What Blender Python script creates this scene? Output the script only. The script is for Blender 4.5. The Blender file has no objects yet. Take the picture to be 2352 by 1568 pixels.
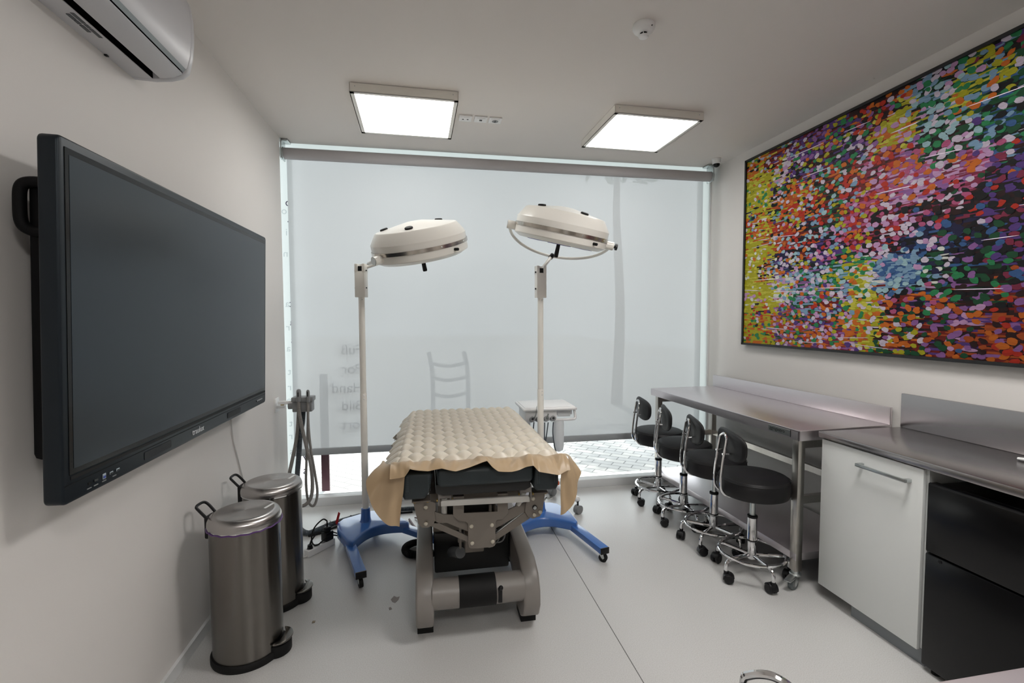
import bpy, bmesh, math, random
from mathutils import Vector, Matrix, noise
R = math.radians
PI = math.pi
C = bpy.context.scene.collection
random.seed(7)

# ------------------------------------------------------------------ materials
def _nt(name):
    m = bpy.data.materials.new(name); m.use_nodes = True
    nt = m.node_tree; b = nt.nodes['Principled BSDF']
    return m, nt, b

def mat(name, col, rough=0.5, metal=0.0, spec=0.5, coat=0.0, vary=0.0, scale=(30, 30, 30), bump=0.0, bscale=200, trans=0.0, aniso=0.0, tangent=None):
    m, nt, b = _nt(name)
    b.inputs['Base Color'].default_value = (*col, 1)
    b.inputs['Roughness'].default_value = rough
    b.inputs['Metallic'].default_value = metal
    b.inputs['Specular IOR Level'].default_value = spec
    b.inputs['Coat Weight'].default_value = coat
    b.inputs['Transmission Weight'].default_value = trans
    if aniso:
        b.inputs['Anisotropic'].default_value = aniso; b.inputs['Anisotropic Rotation'].default_value = .25
        if tangent:
            t = nt.nodes.new('ShaderNodeTangent'); t.direction_type = 'RADIAL'; t.axis = tangent
            nt.links.new(t.outputs[0], b.inputs['Tangent'])
    if vary or bump:
        tc = nt.nodes.new('ShaderNodeTexCoord')
        mp = nt.nodes.new('ShaderNodeMapping'); mp.inputs['Scale'].default_value = scale
        nt.links.new(tc.outputs['Object'], mp.inputs[0])
    if vary:
        n = nt.nodes.new('ShaderNodeTexNoise'); n.inputs['Scale'].default_value = 1; n.inputs['Detail'].default_value = 4
        nt.links.new(mp.outputs[0], n.inputs['Vector'])
        mx = nt.nodes.new('ShaderNodeMix'); mx.data_type = 'RGBA'
        mx.inputs[6].default_value = (*[c * (1 - vary) for c in col], 1)
        mx.inputs[7].default_value = (*[min(1, c * (1 + vary)) for c in col], 1)
        nt.links.new(n.outputs[0], mx.inputs[0]); nt.links.new(mx.outputs[2], b.inputs['Base Color'])
        if metal > .5:
            mr = nt.nodes.new('ShaderNodeMapRange'); mr.inputs[3].default_value = rough * .96; mr.inputs[4].default_value = rough * 1.04
            nt.links.new(n.outputs[0], mr.inputs[0]); nt.links.new(mr.outputs[0], b.inputs['Roughness'])
    if bump:
        n2 = nt.nodes.new('ShaderNodeTexNoise'); n2.inputs['Scale'].default_value = bscale; n2.inputs['Detail'].default_value = 3
        nt.links.new(tc.outputs['Object'], n2.inputs['Vector'])
        bp = nt.nodes.new('ShaderNodeBump'); bp.inputs['Strength'].default_value = bump; bp.inputs['Distance'].default_value = .002
        nt.links.new(n2.outputs[0], bp.inputs['Height']); nt.links.new(bp.outputs[0], b.inputs['Normal'])
    return m

def emit(name, col, s):
    m, nt, b = _nt(name)
    b.inputs['Base Color'].default_value = (.1, .1, .1, 1)
    b.inputs['Emission Color'].default_value = (*col, 1); b.inputs['Emission Strength'].default_value = s
    return m

M = {}
M['wall'] = mat('painted wall', (.76, .73, .705), .55, spec=.3, bump=.06, bscale=260)
M['ceiling'] = mat('painted ceiling', (.77, .73, .70), .6, spec=.25, bump=.04, bscale=260)
M['white_trim'] = mat('white painted trim', (.74, .75, .75), .4)
M['white_plastic'] = mat('white plastic', (.86, .86, .86), .35)
M['ac_white'] = mat('air conditioner shell', (.62, .62, .65), .35)
M['ac_grey'] = mat('air conditioner grey', (.33, .38, .40), .4)
M['print_grey'] = mat('grey print', (.10, .105, .115), .6)
M['cream_enamel'] = mat('cream enamel', (.86, .835, .775), .28, coat=.2)
M['blue_enamel'] = mat('blue enamel', (.055, .165, .48), .22, coat=.3)
M['black_plastic'] = mat('black plastic', (.007, .007, .008), .4, spec=.3)
M['black_rubber'] = mat('black rubber', (.008, .008, .008), .6, spec=.25)
M['black_gloss'] = mat('black gloss', (.0035, .0035, .004), .22, spec=.25)
M['void'] = mat('dark recess', (.004, .004, .004), .8, spec=0)
M['tv_frame'] = mat('dark graphite frame', (.006, .0085, .012), .40, spec=.35)
M['tv_dark'] = mat('matt black housing', (.003, .003, .0035), .6, spec=.15)
M['tv_screen'] = mat('matt glass screen', (.008, .012, .019), .30, spec=.5)
M['tv_screen'].node_tree.nodes['Principled BSDF'].inputs['Specular Tint'].default_value = (.80, .92, 1.0, 1)
M['tv_frame'].node_tree.nodes['Principled BSDF'].inputs['Specular Tint'].default_value = (.80, .92, 1.0, 1)
M['tv_grille'] = mat('speaker mesh', (.014, .017, .02), .7, bump=.5, bscale=900)
M['port_blue'] = mat('blue port plastic', (.02, .05, .3), .4)
M['port_steel'] = mat('port steel', (.45, .5, .55), .3, metal=1)
M['logo_white'] = mat('pale print', (.6, .62, .65), .5)
M['chrome'] = mat('chrome', (.78, .78, .79), .07, metal=1)
M['zinc'] = mat('zinc plate', (.55, .58, .58), .32, metal=1, vary=.12, scale=(60, 60, 60))
M['grey_rubber'] = mat('grey rubber', (.12, .14, .145), .5)
M['steel'] = mat('brushed stainless steel', (.76, .71, .73), .36, metal=1, vary=.03, scale=(500, 6, 500))
M['steel_dark'] = mat('dark stainless worktop', (.40, .375, .375), .26, metal=1, vary=.03, scale=(500, 6, 500))  # darker steel; the splashback's dark display reflection is put into this colour
M['steel_leg'] = mat('square steel tube', (.58, .55, .51), .3, metal=1, vary=.1, scale=(90, 90, 4))
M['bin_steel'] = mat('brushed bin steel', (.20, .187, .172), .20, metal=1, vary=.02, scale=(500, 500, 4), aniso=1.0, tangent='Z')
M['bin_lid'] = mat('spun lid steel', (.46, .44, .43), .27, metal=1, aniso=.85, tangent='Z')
M['bin_lid'].node_tree.nodes['Principled BSDF'].inputs['Anisotropic Rotation'].default_value = 0
M['purple_bag'] = mat('purple bin liner', (.12, .05, .2), .4)
M['steel_band'] = mat('polished band', (.52, .48, .43), .22, metal=1, vary=.15, scale=(40, 40, 4))
M['leather'] = mat('dark upholstery', (.018, .027, .031), .45, bump=.25, bscale=700)
M['stitch'] = mat('grey stitching', (.12, .15, .17), .7)
M['under_shell'] = mat('black under shell', (.012, .012, .012), .45)
M['bed_grey'] = mat('warm grey painted steel', (.185, .162, .138), .42, bump=.12, bscale=900)
M['bed_light'] = mat('light grey painted steel', (.235, .215, .20), .36)
M['bar_white'] = mat('white painted bar', (.52, .51, .48), .35)
M['bolt'] = mat('beige bolt cap', (.55, .51, .42), .35)
M['vinyl'] = mat('beige vinyl', (.72, .665, .565), .33, spec=.5, bump=.05, bscale=900)
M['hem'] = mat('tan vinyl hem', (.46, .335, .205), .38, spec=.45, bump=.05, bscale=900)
M['stool_black'] = mat('black stool vinyl', (.007, .0065, .0075), .45, spec=.35, bump=.12, bscale=1200)
M['grey_plastic'] = mat('grey plastic', (.22, .225, .23), .4)
M['hose_grey'] = mat('grey ribbed hose', (.25, .235, .22), .5)
M['hose_dark'] = mat('dark ribbed hose', (.07, .085, .10), .45)
M['hose_blue'] = mat('blue grey ribbed hose', (.12, .135, .165), .45)
M['white_cable'] = mat('white cable', (.7, .69, .67), .4)
M['brass'] = mat('brass', (.5, .32, .06), .3, metal=1)
M['red'] = mat('red tag', (.5, .02, .02), .5)
M['orange'] = mat('orange tag', (.8, .12, .02), .5)
M['cabinet_white'] = mat('white laminate', (.70, .72, .71), .35)
M['plinth'] = mat('grey plinth', (.20, .215, .23), .4)
M['cloth_grey'] = mat('grey roller cloth', (.46, .445, .455), .75, bump=.2, bscale=1200)
M['bar_grey'] = mat('grey bottom bar', (.36, .38, .39), .45)
M['lens'] = mat('violet lens', (.05, .04, .30), .15)
M['canvas_frame'] = mat('black picture frame', (.008, .008, .009), .4)
M['bottle'] = mat('milky plastic', (.62, .64, .65), .35)
M['panel_light'] = emit('lit diffuser', (1.0, .985, .95), 5.3)
M['panel_unseen'] = emit('unseen panel diffuser', (1.0, .975, .945), 19.0)  # stronger glow for the unseen panels, to brighten the room
M['burgundy'] = mat('burgundy board', (.10, .03, .045), .5)
M['wood'] = mat('outdoor chair wood', (.02, .016, .018), .6)
M['leaf'] = mat('leaf', (.06, .14, .03), .6)
M['bark'] = mat('bark', (.12, .08, .05), .8)
M['facade'] = mat('pale facade', (.6, .58, .55), .8)
M['letter'] = mat('window lettering', (.10, .09, .14), .6)
M['letter_pale'] = mat('pale window lettering', (.66, .72, .73), .6)

# floor: poured grey resin with speckles and one seam
def floor_mat():
    m, nt, b = _nt('grey resin floor')
    g = nt.nodes.new('ShaderNodeNewGeometry')
    n = nt.nodes.new('ShaderNodeTexNoise'); n.inputs['Scale'].default_value = 260; n.inputs['Detail'].default_value = 2
    n2 = nt.nodes.new('ShaderNodeTexNoise'); n2.inputs['Scale'].default_value = .9; n2.inputs['Detail'].default_value = 3
    nt.links.new(g.outputs['Position'], n.inputs['Vector']); nt.links.new(g.outputs['Position'], n2.inputs['Vector'])
    r = nt.nodes.new('ShaderNodeValToRGB')
    r.color_ramp.elements[0].position = .3; r.color_ramp.elements[0].color = (.54, .53, .515, 1)
    r.color_ramp.elements[1].position = .62; r.color_ramp.elements[1].color = (.64, .635, .625, 1)
    nt.links.new(n.outputs[0], r.inputs[0])
    sx = nt.nodes.new('ShaderNodeSeparateXYZ'); nt.links.new(g.outputs['Position'], sx.inputs[0])
    a = nt.nodes.new('ShaderNodeMath'); a.operation = 'SUBTRACT'; a.inputs[1].default_value = .832
    ab = nt.nodes.new('ShaderNodeMath'); ab.operation = 'ABSOLUTE'
    lt = nt.nodes.new('ShaderNodeMath'); lt.operation = 'LESS_THAN'; lt.inputs[1].default_value = .0022
    nt.links.new(sx.outputs[0], a.inputs[0]); nt.links.new(a.outputs[0], ab.inputs[0]); nt.links.new(ab.outputs[0], lt.inputs[0])
    mx = nt.nodes.new('ShaderNodeMix'); mx.data_type = 'RGBA'; mx.inputs[7].default_value = (.16, .155, .15, 1)
    nt.links.new(lt.outputs[0], mx.inputs[0]); nt.links.new(r.outputs[0], mx.inputs[6])
    nt.links.new(mx.outputs[2], b.inputs['Base Color'])
    mr = nt.nodes.new('ShaderNodeMapRange'); mr.inputs[3].default_value = .27; mr.inputs[4].default_value = .27
    nt.links.new(n2.outputs[0], mr.inputs[0]); nt.links.new(mr.outputs[0], b.inputs['Roughness'])
    bp = nt.nodes.new('ShaderNodeBump'); bp.inputs['Strength'].default_value = 0
    return m
M['floor'] = floor_mat()

def paving_mat():
    m, nt, b = _nt('pale block paving')
    g = nt.nodes.new('ShaderNodeNewGeometry')
    mp = nt.nodes.new('ShaderNodeMapping'); mp.inputs['Rotation'].default_value = (0, 0, R(38)); mp.inputs['Scale'].default_value = (1, 1, 1)
    nt.links.new(g.outputs['Position'], mp.inputs[0])
    br = nt.nodes.new('ShaderNodeTexBrick'); br.inputs['Scale'].default_value = 1
    br.inputs['Color1'].default_value = (.54, .53, .51, 1); br.inputs['Color2'].default_value = (.44, .44, .44, 1)
    br.inputs['Mortar'].default_value = (.22, .22, .22, 1); br.inputs['Mortar Size'].default_value = .006
    br.inputs['Brick Width'].default_value = .2; br.inputs['Row Height'].default_value = .1
    nt.links.new(mp.outputs[0], br.inputs['Vector']); nt.links.new(br.outputs[0], b.inputs['Base Color'])
    b.inputs['Roughness'].default_value = .8
    return m
M['paving'] = paving_mat()

def glass_mat():
    m = bpy.data.materials.new('window glass'); m.use_nodes = True; nt = m.node_tree
    nt.nodes.clear()
    o = nt.nodes.new('ShaderNodeOutputMaterial'); t = nt.nodes.new('ShaderNodeBsdfTransparent'); t.inputs[0].default_value = (.93, .955, .95, 1)
    gl = nt.nodes.new('ShaderNodeBsdfGlossy'); gl.inputs['Roughness'].default_value = .02
    f = nt.nodes.new('ShaderNodeFresnel'); f.inputs[0].default_value = 1.35
    mx = nt.nodes.new('ShaderNodeMixShader')
    nt.links.new(f.outputs[0], mx.inputs[0]); nt.links.new(t.outputs[0], mx.inputs[1]); nt.links.new(gl.outputs[0], mx.inputs[2])
    nt.links.new(mx.outputs[0], o.inputs[0])
    return m
M['glass'] = glass_mat()

def blind_mat():
    m = bpy.data.materials.new('translucent screen cloth'); m.use_nodes = True; nt = m.node_tree
    nt.nodes.clear()
    o = nt.nodes.new('ShaderNodeOutputMaterial')
    d = nt.nodes.new('ShaderNodeBsdfDiffuse'); d.inputs[0].default_value = (.42, .42, .435, 1)
    t = nt.nodes.new('ShaderNodeBsdfTranslucent'); t.inputs[0].default_value = (.74, .755, .765, 1)
    tr = nt.nodes.new('ShaderNodeBsdfTransparent'); tr.inputs[0].default_value = (1, 1, 1, 1)
    m1 = nt.nodes.new('ShaderNodeMixShader'); m1.inputs[0].default_value = .50
    m2 = nt.nodes.new('ShaderNodeMixShader'); m2.inputs[0].default_value = .055
    nt.links.new(d.outputs[0], m1.inputs[1]); nt.links.new(t.outputs[0], m1.inputs[2])
    nt.links.new(m1.outputs[0], m2.inputs[1]); nt.links.new(tr.outputs[0], m2.inputs[2]); nt.links.new(m2.outputs[0], o.inputs[0])
    return m
M['blind'] = blind_mat()

def film_mat():
    m = bpy.data.materials.new('frosted film and lit reveal'); m.use_nodes = True; nt = m.node_tree
    nt.nodes.clear()
    o = nt.nodes.new('ShaderNodeOutputMaterial')
    d = nt.nodes.new('ShaderNodeBsdfDiffuse'); d.inputs[0].default_value = (.85, .86, .86, 1)
    t = nt.nodes.new('ShaderNodeBsdfTranslucent'); t.inputs[0].default_value = (.95, .98, .975, 1)
    m1 = nt.nodes.new('ShaderNodeMixShader'); m1.inputs[0].default_value = .80
    nt.links.new(d.outputs[0], m1.inputs[1]); nt.links.new(t.outputs[0], m1.inputs[2]); nt.links.new(m1.outputs[0], o.inputs[0])
    return m
M['film'] = film_mat()
def milky_mat():
    m = M['film'].copy(); m.name = 'milky bottle plastic'
    for n in m.node_tree.nodes:
        if n.type == 'MIX_SHADER': n.inputs[0].default_value = .5
        elif n.type.startswith('BSDF'): n.inputs[0].default_value = (.93, .94, .95, 1)
    return m
M['milky'] = milky_mat()

def paint_mat():
    m, nt, b = _nt('thick acrylic paint')
    a = nt.nodes.new('ShaderNodeVertexColor'); a.layer_name = 'paint'
    g = nt.nodes.new('ShaderNodeNewGeometry')
    mp = nt.nodes.new('ShaderNodeMapping'); mp.inputs['Scale'].default_value = (30, 30, 260)
    n = nt.nodes.new('ShaderNodeTexNoise'); n.inputs['Scale'].default_value = 1; n.inputs['Detail'].default_value = 4
    nt.links.new(g.outputs['Position'], mp.inputs[0]); nt.links.new(mp.outputs[0], n.inputs['Vector'])
    mr = nt.nodes.new('ShaderNodeMapRange'); mr.inputs[3].default_value = .55; mr.inputs[4].default_value = 1.4
    nt.links.new(n.outputs[0], mr.inputs[0])
    mx = nt.nodes.new('ShaderNodeMix'); mx.data_type = 'RGBA'; mx.blend_type = 'MULTIPLY'; mx.inputs[0].default_value = 1
    nt.links.new(a.outputs[0], mx.inputs[6]); nt.links.new(mr.outputs[0], mx.inputs[7])
    nt.links.new(mx.outputs[2], b.inputs['Base Color'])
    b.inputs['Roughness'].default_value = .5; b.inputs['Specular IOR Level'].default_value = .25
    return m
M['paint'] = paint_mat()

# ------------------------------------------------------------------ mesh helpers
WM = {}   # world matrix of roots and parts, kept here because nothing is evaluated yet
def smooth_path(pts, n=8, closed=False):
    pts = [Vector(p) for p in pts]; out = []
    L = len(pts)
    rng = range(L if closed else L - 1)
    for i in rng:
        if closed: p0, p1, p2, p3 = pts[(i - 1) % L], pts[i], pts[(i + 1) % L], pts[(i + 2) % L]
        else: p0, p1, p2, p3 = pts[max(i - 1, 0)], pts[i], pts[i + 1], pts[min(i + 2, L - 1)]
        for k in range(n):
            t = k / n
            out.append(.5 * ((2 * p1) + (p2 - p0) * t + (2 * p0 - 5 * p1 + 4 * p2 - p3) * t * t + (3 * p1 - p0 - 3 * p2 + p3) * t ** 3))
    if not closed: out.append(pts[-1])
    return out

def resample(pts, step):
    out = [pts[0].copy()]; acc = 0
    for a, b in zip(pts, pts[1:]):
        d = (b - a).length; s = step - acc
        while s <= d:
            out.append(a + (b - a) * (s / d)); s += step
        acc = (acc + d) % step if d else acc
    return out

class MB:
    def __init__(s, mtx=None):
        s.bm = bmesh.new(); s.M = mtx or Matrix()
    def _new(s, co): return s.bm.verts.new(s.M @ Vector(co))
    def box(s, lo, hi, bev=0.0, seg=2, mtx=None):
        b2 = bmesh.new()
        vs = [b2.verts.new((x, y, z)) for x in (lo[0], hi[0]) for y in (lo[1], hi[1]) for z in (lo[2], hi[2])]
        for f in ((0, 1, 3, 2), (4, 6, 7, 5), (0, 4, 5, 1), (2, 3, 7, 6), (0, 2, 6, 4), (1, 5, 7, 3)):
            b2.faces.new([vs[i] for i in f])
        if bev > 0:
            bmesh.ops.bevel(b2, geom=b2.edges[:], offset=bev, segments=seg, affect='EDGES', profile=.5)
        s._merge(b2, mtx); return s
    def _merge(s, b2, mtx=None):
        mm = s.M @ mtx if mtx else s.M
        mp = {}
        for v in b2.verts: mp[v] = s.bm.verts.new(mm @ v.co)
        for f in b2.faces:
            try: s.bm.faces.new([mp[v] for v in f.verts])
            except ValueError: pass
        b2.free()
    def prism(s, poly, axis, a, b, bev=0.0, seg=2, mtx=None):
        """poly in the two other axes (order x,y,z without `axis`), extruded from a to b."""
        b2 = bmesh.new()
        def mk(p, t):
            if axis == 'x': return (t, p[0], p[1])
            if axis == 'y': return (p[0], t, p[1])
            return (p[0], p[1], t)
        A = [b2.verts.new(mk(p, a)) for p in poly]; B = [b2.verts.new(mk(p, b)) for p in poly]
        n = len(poly)
        fa = b2.faces.new(A); fb = b2.faces.new(B[::-1])
        for i in range(n): b2.faces.new((A[i], B[i], B[(i + 1) % n], A[(i + 1) % n]))
        bmesh.ops.recalc_face_normals(b2, faces=b2.faces[:])
        if bev > 0:
            es = [e for e in fa.edges] + [e for e in fb.edges]
            bmesh.ops.bevel(b2, geom=list(set(es)), offset=bev, segments=seg, affect='EDGES', profile=.5)
        s._merge(b2, mtx); return s
    def cyl(s, p0, p1, r, r2=None, seg=20, cap=True):
        p0, p1 = Vector(p0), Vector(p1); r2 = r if r2 is None else r2
        d = (p1 - p0).normalized(); q = d.to_track_quat('Z', 'Y')
        A = []; B = []
        for i in range(seg):
            a = 2 * PI * i / seg; o = q @ Vector((math.cos(a), math.sin(a), 0))
            A.append(s._new(p0 + o * r)); B.append(s._new(p1 + o * r2))
        for i in range(seg): s.bm.faces.new((A[i], A[(i + 1) % seg], B[(i + 1) % seg], B[i]))
        if cap: s.bm.faces.new(A[::-1]); s.bm.faces.new(B)
        return s
    def lathe(s, prof, seg=40, mtx=None, sx=1, sy=1):
        """prof list of (r, z) top or bottom first; r=0 closes."""
        mm = s.M @ mtx if mtx else s.M
        rings = []
        for r, z in prof:
            if r < 1e-6: rings.append([s.bm.verts.new(mm @ Vector((0, 0, z)))])
            else: rings.append([s.bm.verts.new(mm @ Vector((r * sx * math.cos(2 * PI * i / seg), r * sy * math.sin(2 * PI * i / seg), z))) for i in range(seg)])
        for A, B in zip(rings, rings[1:]):
            for i in range(seg):
                j = (i + 1) % seg
                if len(A) == 1 and len(B) == 1: continue
                if len(A) == 1: s.bm.faces.new((A[0], B[i], B[j]))
                elif len(B) == 1: s.bm.faces.new((A[i], B[0], A[j]))
                else: s.bm.faces.new((A[i], B[i], B[j], A[j]))
        return s
    def tube(s, pts, r, seg=10, smooth=6, closed=False, ridge=0, pitch=.005, cap=True):
        P = smooth_path(pts, smooth, closed) if smooth else [Vector(p) for p in pts]
        if ridge: P = resample(P, pitch / 2)
        n = len(P); rings = []
        up = None
        for i, p in enumerate(P):
            if closed: d = (P[(i + 1) % n] - P[i - 1]).normalized()
            else: d = (P[min(i + 1, n - 1)] - P[max(i - 1, 0)]).normalized()
            if up is None:
                up = Vector((0, 0, 1)) if abs(d.z) < .9 else Vector((0, 1, 0))
            u = (up - d * up.dot(d)).normalized(); up = u; v = d.cross(u)
            rr = r(i / max(n - 1, 1)) if callable(r) else r
            if ridge: rr += ridge if i % 2 else -ridge
            rings.append([s._new(p + (u * math.cos(2 * PI * k / seg) + v * math.sin(2 * PI * k / seg)) * rr) for k in range(seg)])
        for i in range(n if closed else n - 1):
            A, B = rings[i], rings[(i + 1) % n]
            for k in range(seg): s.bm.faces.new((A[k], A[(k + 1) % seg], B[(k + 1) % seg], B[k]))
        if cap and not closed:
            s.bm.faces.new(rings[0][::-1]); s.bm.faces.new(rings[-1])
        return s
    def grid(s, f, nu, nv):
        V = [[s._new(f(i / nu, j / nv)) for j in range(nv + 1)] for i in range(nu + 1)]
        for i in range(nu):
            for j in range(nv): s.bm.faces.new((V[i][j], V[i + 1][j], V[i + 1][j + 1], V[i][j + 1]))
        return s
    def sphere(s, c, r, seg=16, sc=(1, 1, 1)):
        c = Vector(c); n = seg // 2
        prof = [(r * math.sin(PI * i / n), -r * math.cos(PI * i / n)) for i in range(n + 1)]
        s.lathe([(max(a, 0), z) for a, z in prof], seg, Matrix.Translation(c) @ Matrix.Diagonal((*sc, 1)))
        return s
    def build(s, name, m, parent=None, local=False, angle=35, thick=0):
        bm = s.bm
        if thick:
            bmesh.ops.recalc_face_normals(bm, faces=bm.faces[:])
            bmesh.ops.solidify(bm, geom=bm.faces[:], thickness=thick)
        bmesh.ops.recalc_face_normals(bm, faces=bm.faces[:])
        pm = WM.get(parent.name, Matrix()) if parent else Matrix()
        if not local: bm.transform(pm.inverted())
        th = R(angle)
        for f in bm.faces: f.smooth = True
        for e in bm.edges:
            if len(e.link_faces) == 2: e.smooth = e.calc_face_angle(0) < th
        me = bpy.data.meshes.new(name); bm.to_mesh(me); bm.free()
        me.materials.append(m)
        o = bpy.data.objects.new(name, me); C.objects.link(o)
        if parent: o.parent = parent; WM[o.name] = pm
        else: WM[o.name] = Matrix()
        return o

def tag(o, label=None, cat=None, group=None, kind=None):
    if label: o['label'] = label
    if cat: o['category'] = cat
    if group: o['group'] = group
    if kind: o['kind'] = kind
    return o

def thing(name, label, cat, loc=(0, 0, 0), rz=0.0, group=None, rot=None):
    o = bpy.data.objects.new(name, None); C.objects.link(o); o.empty_display_size = .05
    o.location = loc; o.rotation_euler = rot if rot else (0, 0, rz)
    from mathutils import Euler
    WM[o.name] = Matrix.Translation(loc) @ Euler(o.rotation_euler).to_matrix().to_4x4()
    return tag(o, label, cat, group)

def struct(name, mb, m): return tag(mb.build(name, m), kind='structure')

def copy_tree(root, loc, rz, label, group=None, skip=(), base=None):
    kids = {}
    for o in C.objects: kids.setdefault(o.parent, []).append(o)
    r = root.copy(); C.objects.link(r); r.location = loc; r.rotation_euler = (0, 0, rz)
    r['label'] = label
    if group: r['group'] = group
    WM[r.name] = Matrix.Translation(loc) @ Matrix.Rotation(rz, 4, 'Z')
    def rec(src, dst):
        for ch in kids.get(src, []):
            if ch.name.split('.')[0] in skip: continue
            c = ch.copy(); C.objects.link(c); c.parent = dst; WM[c.name] = WM[r.name]
            if base is not None and ch.name.split('.')[0] == 'leg': c.rotation_euler = (0, 0, base)
            rec(ch, c)
    rec(root, r)
    return r

def text_mesh(name, body, size, m, parent, mtx, depth=.0006, align='LEFT', squash=1.0):
    cu = bpy.data.curves.new(name, 'FONT'); cu.body = body; cu.size = size; cu.extrude = depth; cu.align_x = align
    t = bpy.data.objects.new(name, cu); C.objects.link(t)
    dg = bpy.context.evaluated_depsgraph_get(); dg.update()
    me = bpy.data.meshes.new_from_object(t.evaluated_get(dg))
    bpy.data.objects.remove(t); bpy.data.curves.remove(cu)
    pm = WM.get(parent.name, Matrix()) if parent else Matrix()
    me.transform(pm.inverted() @ mtx @ Matrix.Diagonal((squash, 1, 1, 1)))
    me.materials.clear(); me.materials.append(m); me.name = name
    o = bpy.data.objects.new(name, me); C.objects.link(o)
    if parent: o.parent = parent; WM[o.name] = pm
    else: WM[o.name] = Matrix()
    return o

def basis(o, ex, ey):
    ex = Vector(ex).normalized(); ey = Vector(ey).normalized(); ez = ex.cross(ey)
    m = Matrix((ex, ey, ez)).transposed().to_4x4(); m.translation = Vector(o); return m

XL, XR, YG, ZC, YB = -1.025, 2.49, 3.86, 2.75, -2.4     # room: left wall, right wall, glass, ceiling, back wall

# ------------------------------------------------------------------ the room
struct('floor', MB().box((-1.5, YB - .1, -.12), (XR + .12, 3.90, 0)), M['floor'])
struct('ceiling', MB().box((-1.5, YB - .1, ZC), (XR + .12, 3.80, ZC + .1)), M['ceiling'])
struct('trim_2', MB().box((-1.5, 3.80, 2.83), (XR + .12, 3.94, 2.89)), M['white_trim'])
struct('wall_left', MB().box((XL - .12, YB - .1, 0), (XL, 3.69, ZC)), M['wall'])
struct('wall_right', MB().box((XR, YB - .1, 0), (XR + .12, 3.90, 2.88)), M['wall'])
struct('wall_back', MB().box((-1.5, YB - .1, 0), (XR + .12, YB, ZC)), mat('dark back wall', (.22, .20, .185), .6))
struct('wall_far', MB().box((-1.5, 3.69, 0), (-1.38, 3.94, 2.88)), M['white_trim'])
d1 = tag(MB().box((-.15, YB, 0), (.75, YB + .03, 2.1), .003).build('added_door_1', M['cabinet_white']), kind='structure')  # unseen door added as a pale shape for the steel to reflect
MB().cyl((.66, YB + .03, 1.02), (.66, YB + .08, 1.02), .01).cyl((.66, YB + .08, 1.02), (.54, YB + .08, 1.02), .01).build('added_door_handle', M['zinc'], d1)
struct('trim_3', MB().box((-.22, YB, 0), (-.15, YB + .02, 2.17)).box((.75, YB, 0), (.82, YB + .02, 2.17)).box((-.15, YB, 2.1), (.75, YB + .02, 2.17)), M['white_trim'])  # frame around the added door
struct('baseboard_left', MB().box((XL, YB, 0), (XL + .012, 3.69, .05)).box((XL, YB, .05), (XL + .014, 3.69, .055)), M['white_trim'])
struct('trim_1', MB().box((-1.38, 3.785, 0), (XR, 3.93, .068), .004), M['white_trim'])
w = tag(MB().box((-1.38, YG - .006, .068), (XR, YG + .006, 2.83)).build('window_1', M['glass']), kind='structure')
MB().box((2.475, 3.84, .068), (XR, 3.885, 2.83)).build('window_frame', M['white_trim'], w)
MB().box((-1.38, YG - .0075, .07), (-.985, YG - .0065, 2.70)).build('film_and_lit_reveal', M['film'], w)
MB().box((2.36, YG - .0075, .07), (2.475, YG - .0065, 2.70)).build('film_and_lit_reveal', M['film'], w)  # translucent sheet added in place of the brightly lit right reveal
MB().box((-1.38, YG - .0075, 2.70), (XR, YG - .0065, 2.83)).build('film_and_lit_reveal', M['film'], w)  # translucent sheet added in place of the lit recess above the roller
# small dirt mark and paint chip on the floor
tag(MB().prism([(-.20, 2.44), (-.185, 2.47), (-.17, 2.455), (-.155, 2.46), (-.16, 2.43), (-.175, 2.405), (-.19, 2.415)], 'z', .0002, .0006)
    .prism([(-.205, 2.37), (-.195, 2.375), (-.187, 2.355), (-.2, 2.35)], 'z', .0002, .0006).build('floor_stain', mat('dark smudge', (.30, .265, .25), .6)),
    'small dark smudge on the floor left of the treatment bed foot', 'stain')
tag(MB().box((-.556, 2.314, .0002), (-.543, 2.329, .002)).build('paper_scrap', mat('brown scrap', (.25, .2, .14), .6)),
    'tiny brown scrap lying on the floor beside the front bin', 'litter')

# ------------------------------------------------------------------ outside
tag(MB().box((-9, 3.94, -.2), (12, 40, -.03)).build('pavement', M['paving']), 'pale block pavement outside the window', 'pavement', kind='structure')
b = thing('sign_board', 'narrow burgundy board standing outside behind the glass below the blind', 'board', (-.83, 4.03, -.03))
MB().box((-.862, 4.02, .02), (-.802, 4.045, 1.0)).build('panel', M['burgundy'], b)
MB().box((-.868, 4.00, -.03), (-.796, 4.065, .02)).build('foot', M['white_trim'], b)
ch = thing('garden_chair', 'dark slat-back chair outside seen faintly through the blind', 'chair', (.21, 4.85, -.03))
for sx in (.03, .375):
    MB().tube([(sx - .015, 4.68, 1.12), (sx + .02, 4.66, .9), (sx + .02, 4.66, .45), (sx, 4.66, -.03)], .022, 8).build('rear_leg', M['wood'], ch)
    MB().tube([(sx, 5.08, .42), (sx, 5.1, -.03)], .02, 8).build('front_leg', M['wood'], ch)
for z in (.98, .84, .68):
    MB().tube([(.04, 4.67, z + .03), (.20, 4.64, z), (.385, 4.67, z + .03)], .018, 8).build('back_slat', M['wood'], ch)
MB().box((0, 4.66, .41), (.41, 5.1, .44), .008).build('seat', M['wood'], ch)
tr = thing('tree', 'leafy street tree outside that dapples the pavement', 'tree', (3.2, 7.6, -.03))
MB().tube([(3.2, 7.6, -.03), (3.25, 7.6, 1.6), (3.15, 7.55, 3.2), (3.2, 7.6, 4.4)], lambda t: .1 - .06 * t, 10).build('trunk', M['bark'], tr)
lv = MB()
rr = random.Random(3)
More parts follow.
